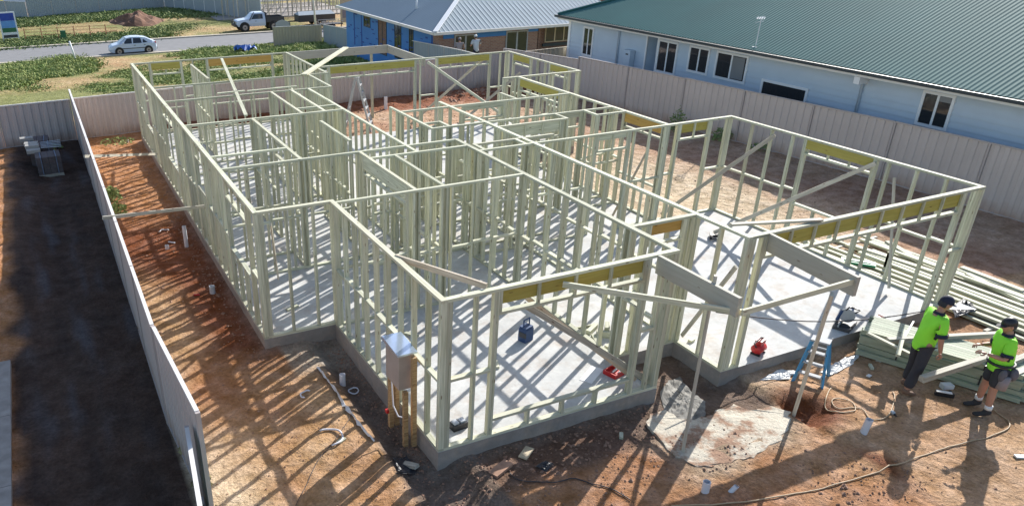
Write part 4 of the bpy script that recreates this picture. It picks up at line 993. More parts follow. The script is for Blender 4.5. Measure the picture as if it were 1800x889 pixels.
gp = gnd(499,75)
gpn = empty('grey_panel_gate', (gp.x,gp.y,gz(gp.x,gp.y)), 'small arched blue-grey panel standing at the end of the pale fence', 'panel')
mb = MB(); v = [(-.7,0,0),(.7,0,0),(.7,0,1.75),(.4,0,1.95),(0,0,2.05),(-.4,0,1.95),(-.7,0,1.75)]; mb.add(v+[(a,.06,c_) for a,b_,c_ in v],[tuple(range(7)),tuple(range(7,14))[::-1]]+[(i,(i+1)%7,7+(i+1)%7,7+i) for i in range(7)]); mb.build('panel', M['fence_grey'], gpn)
mb = MB(); mb.box((-.76,-.01,-.1),(-.70,.07,1.9)); mb.box((.70,-.01,-.1),(.76,.07,1.9)); mb.build('frame', M['dark'], gpn)
ms = empty('mesh_barrier', (-3.6,78.5,-4.03), 'low orange safety mesh on stakes beside the estate sign', 'barrier')
for k in range(6):
    mb = MB(); mb.box((k*1.5-.04,0,-.05),(k*1.5+.04,.08,1.15)); mb.build('stake', M['orange'], ms)
mb = MB()
for z in (.45,.75,1.02): mb.box((0,.03,z),(8.6,.05,z+.035))
mb.build('mesh', M['orange'], ms)
mb = MB(); mb.box((.0,-.15,0),(.5,.15,.8)); mb.box((.05,-.17,.55),(.45,-.151,.7)); o = mb.build('utility_box', M['signgreen']); o.location = (-.4,78.2,-4.03); tag(o, 'little dark green utility pillar in front of the orange mesh', 'utility box')
P_ = gnd(592,42); bb = empty('tan_board', (P_.x+.2,P_.y-4,gz(P_.x,P_.y-4)), 'tan framed board standing left of the blue wrapped wall', 'sign board')
sc_ = 1.0
mb = MB(); mb.box((-1.2,-.05,.6),(1.2,.05,3.0)); mb.build('frame', M['tan'], bb)
mb = MB(); mb.box((-1.0,-.07,1.05),(1.0,-.051,1.9)); mb.build('panel', M['shirt_taupe'], bb)
for x in (-1.1,1.1): 
    mb = MB(); mb.box((x-.06,.05,-.1),(x+.06,.12,2.9)); mb.build('leg', M['tan'], bb)
# tree trunks seen as stakes along the back fence line
tp = gnd(432,93)
mb = MB(); n = 7; vs = []
for i in range(n):
    for j in range(4): vs.append((tp.x+(i/(n-1)-.5)*1.7, tp.y+(j/3-.5)*1.4, gz(tp.x,tp.y)+.35+.22*math.sin(i*1.7+j*2.1)+.15*(j==1)))
mb.add(vs, [(i*4+j,i*4+j+1,(i+1)*4+j+1,(i+1)*4+j) for i in range(n-1) for j in range(3)])
o = mb.build('blue_tarp', M['tarp']); so_ = o.modifiers.new('s','SOLIDIFY'); so_.thickness = .03
tag(o, 'crumpled blue tarpaulin lying among the weeds near the road', 'tarpaulin')

# ------------------------------------------------------------------ brick stacks in the dark lot
def pack(label, x, y, rz, nrow, h, w_=.72, d_=.75):
    t = empty('brick_pack', (x,y,-.26), label, 'brick pack', rz, 'packs of bricks in the dark lot')
    mb = MB(); 
    for i in range(3): mb.box((-w_/2,-d_/2+i*d_*.42,0),(w_/2,-d_/2+i*d_*.42+.1,.1))
    mb.build('pallet', M['pine_grey'], t)
    mb = MB(); rr = random.Random(int(x*10)); z = .1; 
    while z < h:
        for i in range(4):
            mb.box((-w_/2+i*w_/4+.004,-d_/2+rr.uniform(0,.015),z),(-w_/2+(i+1)*w_/4-.004,d_/2,z+.072))
        z += .078
    mb.build('bricks', M['brickpack'], t)
    for q in (-.22,.22):
        mb = MB(); mb.box((q-.012,-d_/2-.006,.1),(q+.012,d_/2+.006,z+.006)); mb.build('strap', M['strap'], t)
    return z, t
pack('dark brick pack nearest the camera in the lot beyond the side fence', -3.2,17.95,.03,5,.62)
pack('dark brick pack in the middle of the row beyond the side fence', -3.35,18.95,.0,5,.68)
pack('dark brick pack farthest back, close to the corner of the fences', -3.45,20.1,-.05,5,.6)
for k,(x,y,z) in enumerate(((-3.62,19.0,.50),(-3.6,18.7,.50),(-3.58,18.4,.42),(-3.75,20.0,.44))):
    mb = MB(); mb.box((-.2,-.13,0),(.2,.13,.1)); o = mb.build('paver_block', M['packcap']); o.location = (x,y,z-.06); o.rotation_euler = (0,0,.05*k-.1)
    tag(o, ['pale paver block on the middle brick pack, rear one of the row','pale paver block on the middle brick pack, centre of the row','pale paver block at the near end of the middle brick pack','large pale paver block on the farthest brick pack'][k], 'paver', 'pale blocks on the brick packs')
for k in range(5):
    mb = MB(); mb.tube([(-3.35,18.5+k*.17,.46),(-2.75,18.48+k*.17,.44+.01*k)], .018, 6); tag(mb.build('steel_rod', M['metal']), 'steel rod across the middle brick pack, %s one from its near end' % ('first','second','third','fourth','fifth')[k], 'rod', 'steel rods on the brick packs')

# ------------------------------------------------------------------ stacked timber
def board_at(label, a, b, w, h, up=(0,0,1), mt='pine', name='timber_board', grp=None, cat='timber board'):
    o = member(name, a, b, w, h, M[mt], None, up); tag(o, label, cat, grp); return o
pk = empty('timber_pack', (10.3,-1.0,-.25), 'banded pack of green-grey pine studs lying in front of the garage slab', 'timber pack')
A0 = Vector((9.92,-.42,0)); A1 = Vector((10.95,-2.7,0)); dirp = (A1-A0).normalized(); nrm = Vector((-dirp.y, dirp.x, 0)); 
if nrm.x < 0: nrm = -nrm
rr = random.Random(9)
for lay in range(5):
    ncol = 11 if lay < 4 else 8
    for c_ in range(ncol):
        e0 = rr.uniform(-.04,.06); e1 = rr.uniform(-.1,.12)
        base = A0+nrm*(c_*.094+.045+(-.07,.0,.015,-.02,.03)[lay])+Vector((0,0,-.23+.05+lay*.094)); 
        member('board', base-dirp*e0, base+dirp*((A1-A0).length+e1), .086, .086, M['pine_green'], pk)
        if lay in (1,2,3) and 0 < c_ < ncol-1: pass
for s in (.25,.75):
    q = A0.lerp(A1, s); mb = MB(); mb.box((-.01,-.02,-.22),(0,1.04,.26)); o = mb.build('band', M['black'], pk)
    ang = math.atan2(nrm.y, nrm.x); o.matrix_basis = pk.matrix_basis.inverted() @ (Matrix.Translation((q.x,q.y,0)) @ Matrix.Rotation(ang-math.pi/2,4,'Z'))
    o.data.clear_geometry(); mb = MB(); mb.box((-.012,-.012,-.23),(.012,-.004,.24)); mb.box((-.012,-.012,.237),(.012,1.02,.243)); o.data = mb.mesh('band', M['black'])
for s in (.15,.85):
    q = A0.lerp(A1, s); mb = MB(); mb.beam((q.x-.05,q.y-.03,-.255),(q.x+nrm.x*1.1,q.y+nrm.y*1.1,-.255),.09,.06); wpart(mb, 'bearer', M['pine_grey'], pk)
tp_ = .27
board_at('pinkish white beam lying across the timber pack behind the bigger worker', at(1560,598,tp_), at(1765,587,tp_), .09, .09, mt='pine_grey', cat='timber beam', name='timber_beam')
board_at('thick beam end resting on the pack between the two workers', at(1620,666,tp_), at(1738,628,tp_), .10,.10, cat='timber beam', name='timber_beam', mt='pine_grey')
board_at('upper beam running off the right edge behind the smaller worker', at(1745,650,tp_), at(1840,612,tp_), .10,.10, cat='timber beam', name='timber_beam', mt='pine_grey')
board_at('lower beam running off the right edge behind the smaller worker', at(1772,664,tp_-.06), at(1850,632,tp_-.06), .10,.10, cat='timber beam', name='timber_beam', mt='pine_grey')
board_at('thin board lying on the pack left of the bigger worker', at(1525,585,tp_), at(1600,622,tp_), .07,.04)
board_at('narrow batten crossing the left end of the pack', at(1590,580,tp_), at(1578,625,tp_+.03), .07,.045)
# long packs on the ground right of the garage
rr = random.Random(4)
LB = 'long boards lying right of the garage'
for k in range(17):
    off = k*.125; lay = rr.choice((0,0,1)); 
    y1 = 4.3-rr.uniform(0,1.6)-k*.05; y0 = -2.4+rr.uniform(-1.2,.8); xx = 13.02+off
    z = -.20+.055*(k%2)+.05*lay
    ORD = ('first','second','third','fourth','fifth','sixth','seventh','eighth','ninth','tenth','eleventh','twelfth','thirteenth','fourteenth','fifteenth','sixteenth','seventeenth')
    tag(member('long_board', (xx,y1,z), (xx+.25+rr.uniform(-.05,.05),y0,z+rr.uniform(-.01,.01)), .10, .05, M['pine'], None), 'long pale board on the soil, %s one out from the garage right wall' % ORD[k], 'timber board', LB)
for k in range(3):
    y = (3.2,1.2,-.9)[k]; tag(member('bearer', (12.95,y,-.245), (15.5,y+.1,-.245), .07, .05, M['pine_grey'], None), ['short bearer under the rear end of the long boards','short bearer under the middle of the long boards','short bearer under the near end of the long boards'][k], 'bearer')
for k,(a,b_) in enumerate((((1560,425),(1620,462)),((1690,470),(1800,512)),((1700,482),(1800,530)),((1500,432),(1640,478)))):
    p, q = at(*a,-.12), at(*b_,-.12); board_at(['pale outer board right of the stack, rear piece','outermost pale board running off the right edge','second outermost pale board running off the right edge','pale board stacked highest at the rear of the long pile'][k], p, q, .14, .06)
mb = MB(); 
for k in range(2): mb.box((-.02,-.02,0),(.03,.03,.45)) 
o = mb.build('yellow_stake', M['lvl']); o.location = at(1553,478,-.25); tag(o, 'short yellowish stake standing in the long board pile', 'stake')
mb = MB(); mb.box((-.35,-.1,0),(.35,.12,.05)); mb.box((-.3,-.04,.05),(.25,.05,.07)); o = mb.build('green_level', mat('green_tool',(.03,.28,.14),.5)); o.location = at(1508,463,-.1); o.rotation_euler = (0,0,-.9); tag(o, 'green spirit-level case lying on the boards beyond the garage wall', 'level')

# ------------------------------------------------------------------ pipes, conduits, films
def pipe(label, px, py, h, r, tilt=(0,0), mt='pvc'):
    P = gnd(px, py); z = ground_at(P.x,P.y)[0]; t = empty('drain_pipe', (P.x,P.y,z), label, 'pipe')
    mb = MB(); n = 14; top = Vector((tilt[0],tilt[1],h))
    mb.tube([(0,0,-.1), tuple(top)], r, n, cap=False); mb.tube([(0,0,-.1), tuple(top*.999)], r*.86, n, cap=False); mb.build('pipe', M[mt], t, smooth=True)
    mb = MB(); vs = []; 
    for k in range(n):
        a = 6.2832*k/n; vs += [top+Vector((r*math.cos(a),r*math.sin(a),0)), top+Vector((r*.86*math.cos(a),r*.86*math.sin(a),.002))]
    mb.add(vs, [(2*k,(2*k+2)%(2*n),(2*k+3)%(2*n),2*k+1) for k in range(n)]); mb.build('rim', M[mt], t)
pipe('white pipe stub in the dark trench beside the front room', 602,666,.22,.055)
pipe('white pipe stub in the red soil left of the long wall, nearest the nearer stick', 294,436,.10,.05)
pipe('capped grey pipe stub against the slab left of the step', 374,516,.17,.06,mt='shirt_grey')
pipe('leaning white pipe stub in the soil before the bigger worker', 1516,762,.25,.055,(.03,-.02))
pipe('white pipe stub near the bottom edge right of the concrete pad', 1239,864,.18,.055)
pipe('small white pipe stub at the bottom edge, right of a bigger one', 1276,866,.10,.035,(.12,-.05))
pipe('white upright pipe in the soil beyond the rear rooms', 678,222-30,.5,.07)
pipe('white upright pipe against the long left wall', 328,432,.55,.05)
pipe('little white pipe in orange soil near the rear left corner', 224,250,.1,.05)
def arc(label, px, py, r, a0, a1, th=.012, mt='pvc', name='conduit', ell=1.):
    P = gnd(px, py); z = ground_at(P.x,P.y)[0]+.03; mb = MB()
    mb.tube([(P.x+r*math.cos(a0+(a1-a0)*k/14), P.y+ell*r*math.sin(a0+(a1-a0)*k/14), z+.01*math.sin(k)) for k in range(15)], th, 7)
    tag(mb.build(name, M[mt], smooth=True), label, 'conduit')
arc('curved white conduit lying on tan soil left of the meter box', 578,772,.22,-1.7,1.9,.016)
arc('small curved white conduit on tan soil below the slab step', 540,695,.11,.8,4.0,.014)
arc('looped white conduit beside the pipe stub in the trench', 621,677,.09,0,5.9,.012)
arc('curved pale conduit on the red soil by the long left wall', 289,408,.12,.2,3.2,.014)
def cable(label, pts, th, mt, name='cable', z=.015):
    W_ = [gnd_fast(*q) for q in pts]; out = []
    for i in range(len(W_)-1):
        p0 = W_[max(i-1,0)]; p1 = W_[i]; p2 = W_[i+1]; p3 = W_[min(i+2,len(W_)-1)]
        for k in range(6):
            t = k/6; q = .5*((2*p1)+(p2-p0)*t+(2*p0-5*p1+4*p2-p3)*t*t+(3*p1-p0-3*p2+p3)*t**3)
            q.z = ground_at(q.x,q.y)[0]+z; 
            if 6.8 < q.x < 12.8 and q.y > -.13: q.z = .02
            out.append(q)
    mb = MB(); mb.tube(out, th, 6); tag(mb.build(name, M[mt], smooth=True), label, name.replace('_',' '))
cable('long cream air hose snaking across the front soil below the workers', [(1180,889),(1290,884),(1400,868),(1470,852),(1560,825),(1640,795),(1690,780),(1740,768),(1770,755),(1772,742),(1752,726),(1735,712)], .0105, 'hose', 'air_hose')
cable('coiled cream hose loops on the soil near the blue ladder', [(1462,680),(1452,700),(1450,718),(1470,730),(1500,728),(1496,712),(1470,706),(1460,712),(1472,724),(1512,722),(1530,738),(1560,732),(1572,700),(1568,688)], .0095, 'hose', 'hose_coil')
cable('thin dark cable lying along the ground in front of the front room', [(1108,880),(1080,862),(1040,850),(1010,842),(975,848),(930,846),(905,838),(895,828)], .009, 'cord_dark')
cable('thin dark lead on the tan soil left of the meter box', [(520,889),(540,850),(560,810),(585,780),(612,742),(622,720)], .005, 'cord_dark')
mb = MB()
p0 = Vector((6.9,.3,.95)); p1 = Vector((12.6,-.25,.06))
mb.tube([p0.lerp(p1,k/16)+Vector((0,0,-.25*math.sin(math.pi*k/16))) for k in range(17)], .012, 6); tag(mb.build('power_cord', M['cord_dark'], smooth=True), 'black power cord slung across the open garage front', 'cord')
# white plastic edge beside the trench
rr = random.Random(2)
EP = [gnd(*q) for q in ((558,648),(575,670),(590,690),(605,715),(622,738),(645,765),(662,782))]
mb = MB(); vs = []
for i in range(len(EP)-1):
    for k in range(5):
        p = EP[i].lerp(EP[i+1], k/5); s = (rr.uniform(.008,.028) if i < 3 else rr.uniform(.012,.055))*(.25 if rr.random() < .25 else 1); zz = -.235+rr.uniform(0,.04)
        vs += [(p.x-s,p.y-s*.4,zz),(p.x+s*.3,p.y+s*.2,zz+rr.uniform(.01,.05)),(p.x+s,p.y+s*.4,zz-.03)]
mb.add(vs, [(3*i+j,3*i+3+j,3*i+4+j,3*i+1+j) for i in range(len(vs)//3-1) for j in (0,1)])
tag(mb.build('plastic_edging', M['film']), 'torn white plastic edge along the trench left of the front room', 'plastic sheet')
def crumple(label, px0, pts, zlo, zhi, mt, name, seed, res=16):
    """crinkled sheet filling the polygon of ground points"""
    Q = [gnd_fast(*q) for q in pts]; c_ = sum(Q, Vector())/len(Q); rr = random.Random(seed); vs = [(c_.x,c_.y,zhi if zhi > 0 else ground_at(c_.x,c_.y)[0]+.03)]; n = len(Q)*6; ring = []
    for i in range(n):
        a = Q[i//6]; b_ = Q[(i//6+1)%len(Q)]; ring.append(a.lerp(b_, (i%6)/6))
    R_n = 11
    for j in range(1, R_n+1):
        for i in range(n):
            p = c_.lerp(ring[i], j/R_n*(1+.04*rr.uniform(-1,1))); 
            if zhi < 0: zg_ = max(ground_at(p.x,p.y)[0], ground_at(p.x+.05,p.y)[0], ground_at(p.x,p.y+.05)[0], ground_at(p.x-.05,p.y-.05)[0])+.006; zlo, zhi = zg_, zg_+.02
            vs.append((p.x+rr.uniform(-.012,.012), p.y+rr.uniform(-.012,.012), zlo+(zhi-zlo)*(1-j/R_n)*.6+rr.uniform(0,.016)*(1 if j < R_n else .3)+.02*noise.noise(Vector((p.x*7,p.y*7,seed)))))
    fs = [(0,1+i,1+(i+1)%n) for i in range(n)]
    for j in range(R_n-1):
        for i in range(n): fs.append((1+j*n+i,1+(j+1)*n+i,1+(j+1)*n+(i+1)%n,1+j*n+(i+1)%n))
    mb = MB(); mb.add(vs, fs); tag(mb.build(name, M[mt]), label, name.replace('_',' '))
crumple('crinkled silvery plastic film in the porch corner by the front room', None, [(1160,690),(1172,668),(1195,660),(1215,684),(1240,702),(1240,728),(1210,742),(1175,738)], -.235, -.205, 'foil', 'plastic_film', 3)
crumple('pale plastic film scrap against the garage slab near the ladder', None, [(1335,668),(1372,650),(1400,652),(1385,668)], -.21, -.19, 'film', 'plastic_film', 5)
crumple('grey-white film spread under the slab edge beside the timber pack', None, [(1440,655),(1480,632),(1512,622),(1500,640),(1460,662)], -.22, -.18, 'film', 'plastic_film', 6)
crumple('black plastic sheet showing in the trench at the front room corner', None, [(690,800),(715,790),(735,812),(722,828),(700,824)], -.27, -.26, 'film_black', 'plastic_sheet', 7)
crumple('black plastic bag scrap on the soil before the front wall', None, [(940,815),(960,806),(975,812),(962,824)], -.25, -.2, 'film_black', 'plastic_bag', 8)
crumple('dark tarp bundle with white labels behind the bigger worker', None, [(1668,552),(1690,535),(1703,545),(1712,556),(1690,566),(1675,570)], -.1, .12, 'film_black', 'tarp_bundle', 9)
mb = MB(); q = at(1690,540,.2); mb.add([(q.x-.2,q.y+.1,.16),(q.x+.15,q.y+.15,.2),(q.x+.25,q.y-.15,.18),(q.x-.05,q.y-.12,.22)],[(0,1,2,3)]); tag(mb.build('paper_label', M['paper']), 'white wrapper lying on the dark tarp bundle behind the bigger worker', 'wrapper')
def scrap(label, px, py, l, w_, h, rz, mt='pine', z=None, cat='offcut', name='timber_offcut', tilt=0):
    P = gnd(px,py) if z is None else at(px,py,z); zz = ground_at(P.x,P.y)[0]+.01 if z is None else z+.001
    mb = MB(); mb.box((-l/2,-w_/2,0),(l/2,w_/2,h)); o = mb.build(name, M[mt]); o.location = (P.x,P.y,zz); o.rotation_euler = (0,tilt,rz); tag(o, label, cat)
scrap('short grey block leaning at the foot of the meter box posts', 716,808,.42,.10,.05,-1.15,'pine_grey',tilt=-.3)
scrap('small pinkish offcut on dark soil before the front room', 1092,765,.14,.06,.04,.9)
scrap('pale offcut on the soil left of the timber pack', 1530,648,.16,.05,.04,.9)
scrap('small white scrap near the pale offcut by the timber pack', 1527,662,.09,.06,.02,.2,'paper',cat='scrap',name='paper_scrap')
scrap('small white scrap left of the air hose coil', 1440,645,.08,.05,.02,.2,'paper',cat='scrap',name='paper_scrap')
scrap('white and red tag at the right edge of the soil', 1795,805,.2,.08,.02,-.5,'paper',cat='scrap',name='paper_scrap')
scrap('tan cardboard piece on dark soil at the front slab corner', 925,795,.3,.14,.02,.6,'tan',cat='cardboard',name='cardboard_piece')
scrap('reddish stone slab piece on dark soil near the corner', 880,825,.4,.16,.05,.4,'stone',cat='stone',name='stone_piece')
scrap('pink offcut on red soil by the long left wall', 346,520,.13,.03,.02,-.4,'red',cat='scrap',name='plastic_scrap')
scrap('white offcut beside the pipe stub left of the long wall', 302,427,.2,.03,.02,-.8,'pvc')
scrap('little pale timber wedge beside the curved conduit', 600,777,.16,.08,.02,.5)
scrap('thin black plastic strip on the shaded dark soil near the front wall', 700,832,.5,.02,.01,-.5,'black',cat='strip',name='plastic_strip')
for k,(x,y,l,w_,rz,h) in enumerate(((1040,582,.35,.09,.5,.09),(1062,592,.3,.09,-.6,.12),(1048,600,.4,.09,1.2,.05),(1075,608,.3,.09,.2,.05),(1066,585,.25,.09,.9,.18),(1030,575,.5,.04,-.1,.04))):
    scrap(['blocky offcut at the left of the offcut heap on the front room floor','upright-looking block in the offcut heap on the front room floor','long offcut at the front of the heap on the front room floor','flat offcut at the right of the heap on the front room floor','tallest block of the offcut heap on the front room floor','thin batten behind the offcut heap on the front room floor'][k], x, y, l, w_, h, rz, z=0)
for x, y, l_, a_, lb in ((.8,5.3,.28,.4,'small offcut on the slab just behind the left step frame'),(3.4,1.7,.22,1.2,'small offcut on the open front room floor behind the blue tool case'),(2.5,3.3,.3,2.2,'offcut on the slab near the rear cross frame of the front room'),(8.9,2.4,.3,.7,'lone offcut in the middle of the bright garage slab')):
    mb = MB(); mb.box((-l_/2,-.04,0),(l_/2,.04,.04)); o = mb.build('timber_offcut', M['pine']); o.location = (x,y,.002); o.rotation_euler = (0,0,a_); tag(o, lb, 'offcut')
scrap('narrow offcut lying on the slab beside the orange lintel', 1150,405,.4,.05,.04,.5,z=0)
scrap('white paper sheet on the slab beside the red toolbox', 1040,658,.55,.22,.006,.55,'paper',z=0,cat='paper',name='paper_sheet')
scrap('white offcut on the slab behind the red nail gun', 1215,600,.12,.08,.05,.3,'pine',z=0)

# ------------------------------------------------------------------ meter box on posts
P = Vector((1.18,.62,-.3))
mx = empty('meter_box', P, 'brown meter box with a shiny metal top on hardwood posts by the front room wall', 'meter box', 0)
mb = MB(); mb.box((-.11,.08,1.02),(.11,.56,1.62)); mb.build('cabinet', M['meterbox'], mx)
mb = MB(); mb.add([(-.15,.03,1.66),(.17,.03,1.66),(.17,.61,1.70),(-.15,.61,1.70),(-.15,.03,1.63),(.17,.03,1.63),(.17,.61,1.63),(-.15,.61,1.63)],[(0,1,2,3),(4,7,6,5),(0,4,5,1),(1,5,6,2),(2,6,7,3),(3,7,4,0)]); mb.build('lid', mat('lid_metal',(.55,.65,.8),.2,.05,3,metal=.7), mx)
for (x,y,h) in ((.10,.0,1.60),(.09,.62,1.1),(-.02,.60,1.05),(-.02,.05,1.0)):
    mb = MB(); mb.box((x-.035,y-.04,0),(x+.035,y+.03,h)); mb.build('post', M['hardwood'], mx)
mb = MB(); mb.tube([(-.05,.5,1.02),(-.04,.45,.5),(.0,.35,.35),(.05,.2,.4),(.06,.12,.7)], .012, 6); mb.build('conduit', M['pvc'], mx)
mb = MB(); mb.box((-.10,.58,.28),(-.05,.65,.33)); mb.build('cap', M['red'], mx)

# ------------------------------------------------------------------ ladders and tools
def stepladder(name, label, loc, rz, h, w0, w1, spread, n, mt, mt2='alu', cat='ladder'):
    t = empty(name, loc, label, cat, rz)
    for s in (-1,1):
        mb = MB(); mb.beam((s*w1/2,-spread/2,0),(s*w0/2,-.04,h),.03,.075); mb.build('front_rail', M[mt], t)
        mb = MB(); mb.beam((s*w1/2,spread/2,0),(s*w0/2,.05,h-.03),.03,.06); mb.build('rear_rail', M[mt], t)
    for k in range(1,n+1):
        f = k/(n+1); z = h*f; y = -spread/2+(spread/2-.04)*f; ww = w1+(w0-w1)*f
        mb = MB(); mb.box((-ww/2+.015,y-.045,z-.012),(ww/2-.015,y+.045,z+.012)); mb.build('step', M[mt2], t)
    for k in (1,3):
        f = k/(n+1); z = h*f; y = spread/2-(spread/2-.05)*f; ww = w1+(w0-w1)*f
        mb = MB(); mb.beam((-ww/2,y,z),(ww/2,y,z),.02,.03); mb.build('rear_brace', M[mt2], t)
    mb = MB(); mb.box((-w0/2-.02,-.10,h),(w0/2+.02,.10,h+.03)); mb.build('top_cap', M[mt2], t)
    return t
stepladder('step_ladder', 'blue fibreglass step ladder standing open at the garage slab edge', (8.42,-.68,-.24), R_(-62), .76, .26,.46,.56,3,'blue')
lp2 = at(608,186,-.25)
stepladder('step_ladder', 'pale aluminium step ladder standing behind the rear lintel', (7.65,18.9,-.25), R_(60), 1.95, .4,.75,1.05,6,'alu')
rd = empty('jobsite_vacuum', (4.36,2.25,0), 'tall dark blue tool case with a loop handle standing on the front room floor', 'tool case', .3)
mb = MB(); mb.box((-.11,-.09,0),(.11,.09,.26)); mb.box((-.10,-.08,.26),(.10,.08,.30)); mb.build('body', M['tool_blue'], rd)
mb = MB(); mb.tube([(-.08,0,.28),(-.08,0,.44),(.08,0,.44),(.08,0,.28)], .015, 6); mb.build('handle', M['tool_blue'], rd)
mb = MB(); mb.box((-.12,-.1,.1),(-.111,.06,.2)); mb.build('side_plate', M['dark'], rd)
ch = empty('battery_charger', (1.93,.38,0), 'black twin battery charger with grey tops on the slab by the front corner', 'charger', .1)
mb = MB(); mb.box((-.13,-.08,0),(.13,.08,.10)); mb.build('case', M['black'], ch)
for x in (-.06,.06): mb = MB(); mb.box((x-.045,-.05,.10),(x+.045,.05,.13)); mb.build('battery', M['shirt_grey'], ch)
rt = empty('red_toolbox', (5.16,.62,0), 'low open red tool tray on the slab at the right end of the front room', 'tool tray', .25)
mb = MB(); mb.box((-.2,-.13,0),(.2,.13,.02)); mb.box((-.2,-.13,.02),(-.18,.13,.08)); mb.box((.18,-.13,.02),(.2,.13,.08)); mb.box((-.18,-.13,.02),(.18,-.11,.08)); mb.box((-.18,.11,.02),(.18,.13,.08)); mb.build('tray', M['red'], rt)
mb = MB(); mb.tube([(-.12,0,.05),(.1,.04,.05)], .02, 6); mb.tube([(-.05,-.07,.05),(.14,-.05,.05)], .015, 6); mb.build('tools', M['metal'], rt)
ng = empty('red_generator', (7.9,.08,0), 'red and black portable compressor on the slab behind the garage front edge', 'compressor', .3)
mb = MB(); mb.tube([(-.16,0,.14),(-.12,0,.14),(.12,0,.14),(.16,0,.14)], [.07,.12,.12,.07], 12); mb.build('tank', M['red'], ng, smooth=True)
mb = MB(); mb.box((-.1,-.07,.26),(.1,.07,.36)); mb.build('motor', M['red'], ng)
mb = MB(); mb.tube([(-.14,0,.2),(-.30,0,.38),(-.02,0,.42),(.14,0,.34)], .018, 6); mb.build('handle', M['black'], ng)
mb = MB(); mb.box((-.14,-.1,0),(-.1,.1,.05)); mb.box((.1,-.1,0),(.14,.1,.05)); mb.build('foot', M['black'], ng); ng.scale = (.85,.85,.78)
ms_ = empty('mitre_saw', (10.2,.12,0), 'black and silver mitre saw standing on the garage slab near its front edge', 'saw', .4)
mb = MB(); mb.box((-.25,-.15,0),(.25,.15,.06)); mb.tube([(0,0,.06),(0,0,.08)], .17, 16); mb.build('base', M['dark'], ms_)
mb = MB(); mb.box((-.25,.05,.06),(.25,.07,.12)); mb.build('fence', M['alu'], ms_)
mb = MB(); mb.tube([(-.03,0,.24),(0,0,.24)], .14, 16); mb.build('blade_guard', M['alu'], ms_)
mb = MB(); mb.tube([(.0,0,.26),(.16,0,.30)], .06, 10); mb.tube([(-.02,.15,.1),(-.02,.10,.32)], .03, 8); mb.build('motor', M['tool_blue'], ms_)
mb = MB(); mb.tube([(-.02,-.12,.33),(-.02,-.2,.42),(-.02,.0,.42),(-.02,.04,.34)], .018, 6); mb.build('handle', M['black'], ms_)
rb = empty('red_case', (10.98,-.02,0), 'small red case beside the mitre saw on the slab edge', 'tool case', .2)
mb = MB(); mb.box((-.08,-.06,0),(.08,.06,.10)); mb.build('case', M['red'], rb); mb = MB(); mb.box((.085,-.05,0),(.2,.05,.07)); mb.build('pouch', M['paper'], rb)
dr = empty('cordless_tool', (11.2,4.6,0), 'dark cordless nail gun lying on the garage slab near the rear', 'nail gun', .8)
mb = MB(); mb.box((-.2,-.03,.03),(.15,.03,.1)); mb.build('body', M['black'], dr); mb = MB(); mb.beam((.0,0,.06),(.04,-.16,.05),.05,.05); mb.build('grip', M['black'], dr); mb = MB(); mb.beam((-.16,0,.05),(-.10,-.22,.04),.04,.03); mb.build('magazine', M['dark'], dr)
nz_ = empty('nail_gun', gnd(1658,698), 'black and white nail gun lying on the soil between the workers', 'nail gun', -.8)
mb = MB(); mb.box((-.14,-.03,.03),(.14,.03,.1)); mb.build('body', M['black'], nz_); mb = MB(); mb.box((-.13,-.028,.1),(.1,.028,.115)); mb.build('cover', M['paper'], nz_); mb = MB(); mb.beam((.05,0,.05),(.12,.16,.05),.04,.04); mb.build('grip', M['black'], nz_)
bx = gnd(1662,684); mb = MB(); mb.box((-.09,-.06,0),(.09,.06,.09)); mb.box((-.085,-.055,.09),(.085,.055,.095)); o = mb.build('nail_box', M['paper']); o.location = bx+Vector((0,0,.02)); o.rotation_euler = (0,0,-.4); tag(o, 'small white carton on the soil beside the timber pack', 'carton')
cp = empty('hose_coupling', gnd(1571,730), 'small silver gauge joint where two hoses meet on the soil', 'hose joint')
mb = MB(); mb.tube([(0,0,.03),(.0,.06,.05)], .035, 10); mb.build('gauge', M['metal'], cp); mb = MB(); mb.tube([(-.02,-.05,.02),(.01,.02,.03)], .02, 8); mb.build('coupling', M['black'], cp)
q_ = at(1630,600,tp_); gl = empty('water_bottle', (q_.x,q_.y,.24), 'clear drink bottle standing on the timber pack beside the bigger worker', 'bottle')
mb = MB(); mb.tube([(0,0,0),(0,0,.16),(0,0,.2)], [.035,.035,.012], 10); mb.build('bottle', M['shirt_grey'], gl, smooth=True); mb = MB(); mb.tube([(0,0,.2),(0,0,.225)], .016, 8); mb.build('cap', M['tool_blue'], gl)

# ------------------------------------------------------------------ people
def skin_mesh(chains, sub=2):
    """chains: list of lists of (pos, radius); first point of later chains may join an earlier key"""
    bm = bmesh.new(); lay = bm.verts.layers.skin.verify(); keys = {}; first = True
    for ch in chains:
        prev = None
        for (p, r) in ch:
            k = tuple(round(c, 4) for c in p)
            if k in keys: v = keys[k]
            else:
                v = bm.verts.new(p); v[lay].radius = (r if isinstance(r, tuple) else (r, r)); v[lay].use_root = first; first = False; keys[k] = v
            if prev is not None and prev is not v:
                try: bm.edges.new((prev, v))
                except ValueError: pass
            prev = v
    me = bpy.data.meshes.new('tmp'); bm.to_mesh(me); bm.free()
    o = bpy.data.objects.new('tmp', me); COL.objects.link(o)
    o.modifiers.new('k', 'SKIN').use_smooth_shade = True; sm_ = o.modifiers.new('s', 'SUBSURF'); sm_.levels = sub; sm_.render_levels = sub
    dg = bpy.context.evaluated_depsgraph_get(); dg.update(); ev = o.evaluated_get(dg); r = bpy.data.meshes.new_from_object(ev)
    bpy.data.objects.remove(o); return r
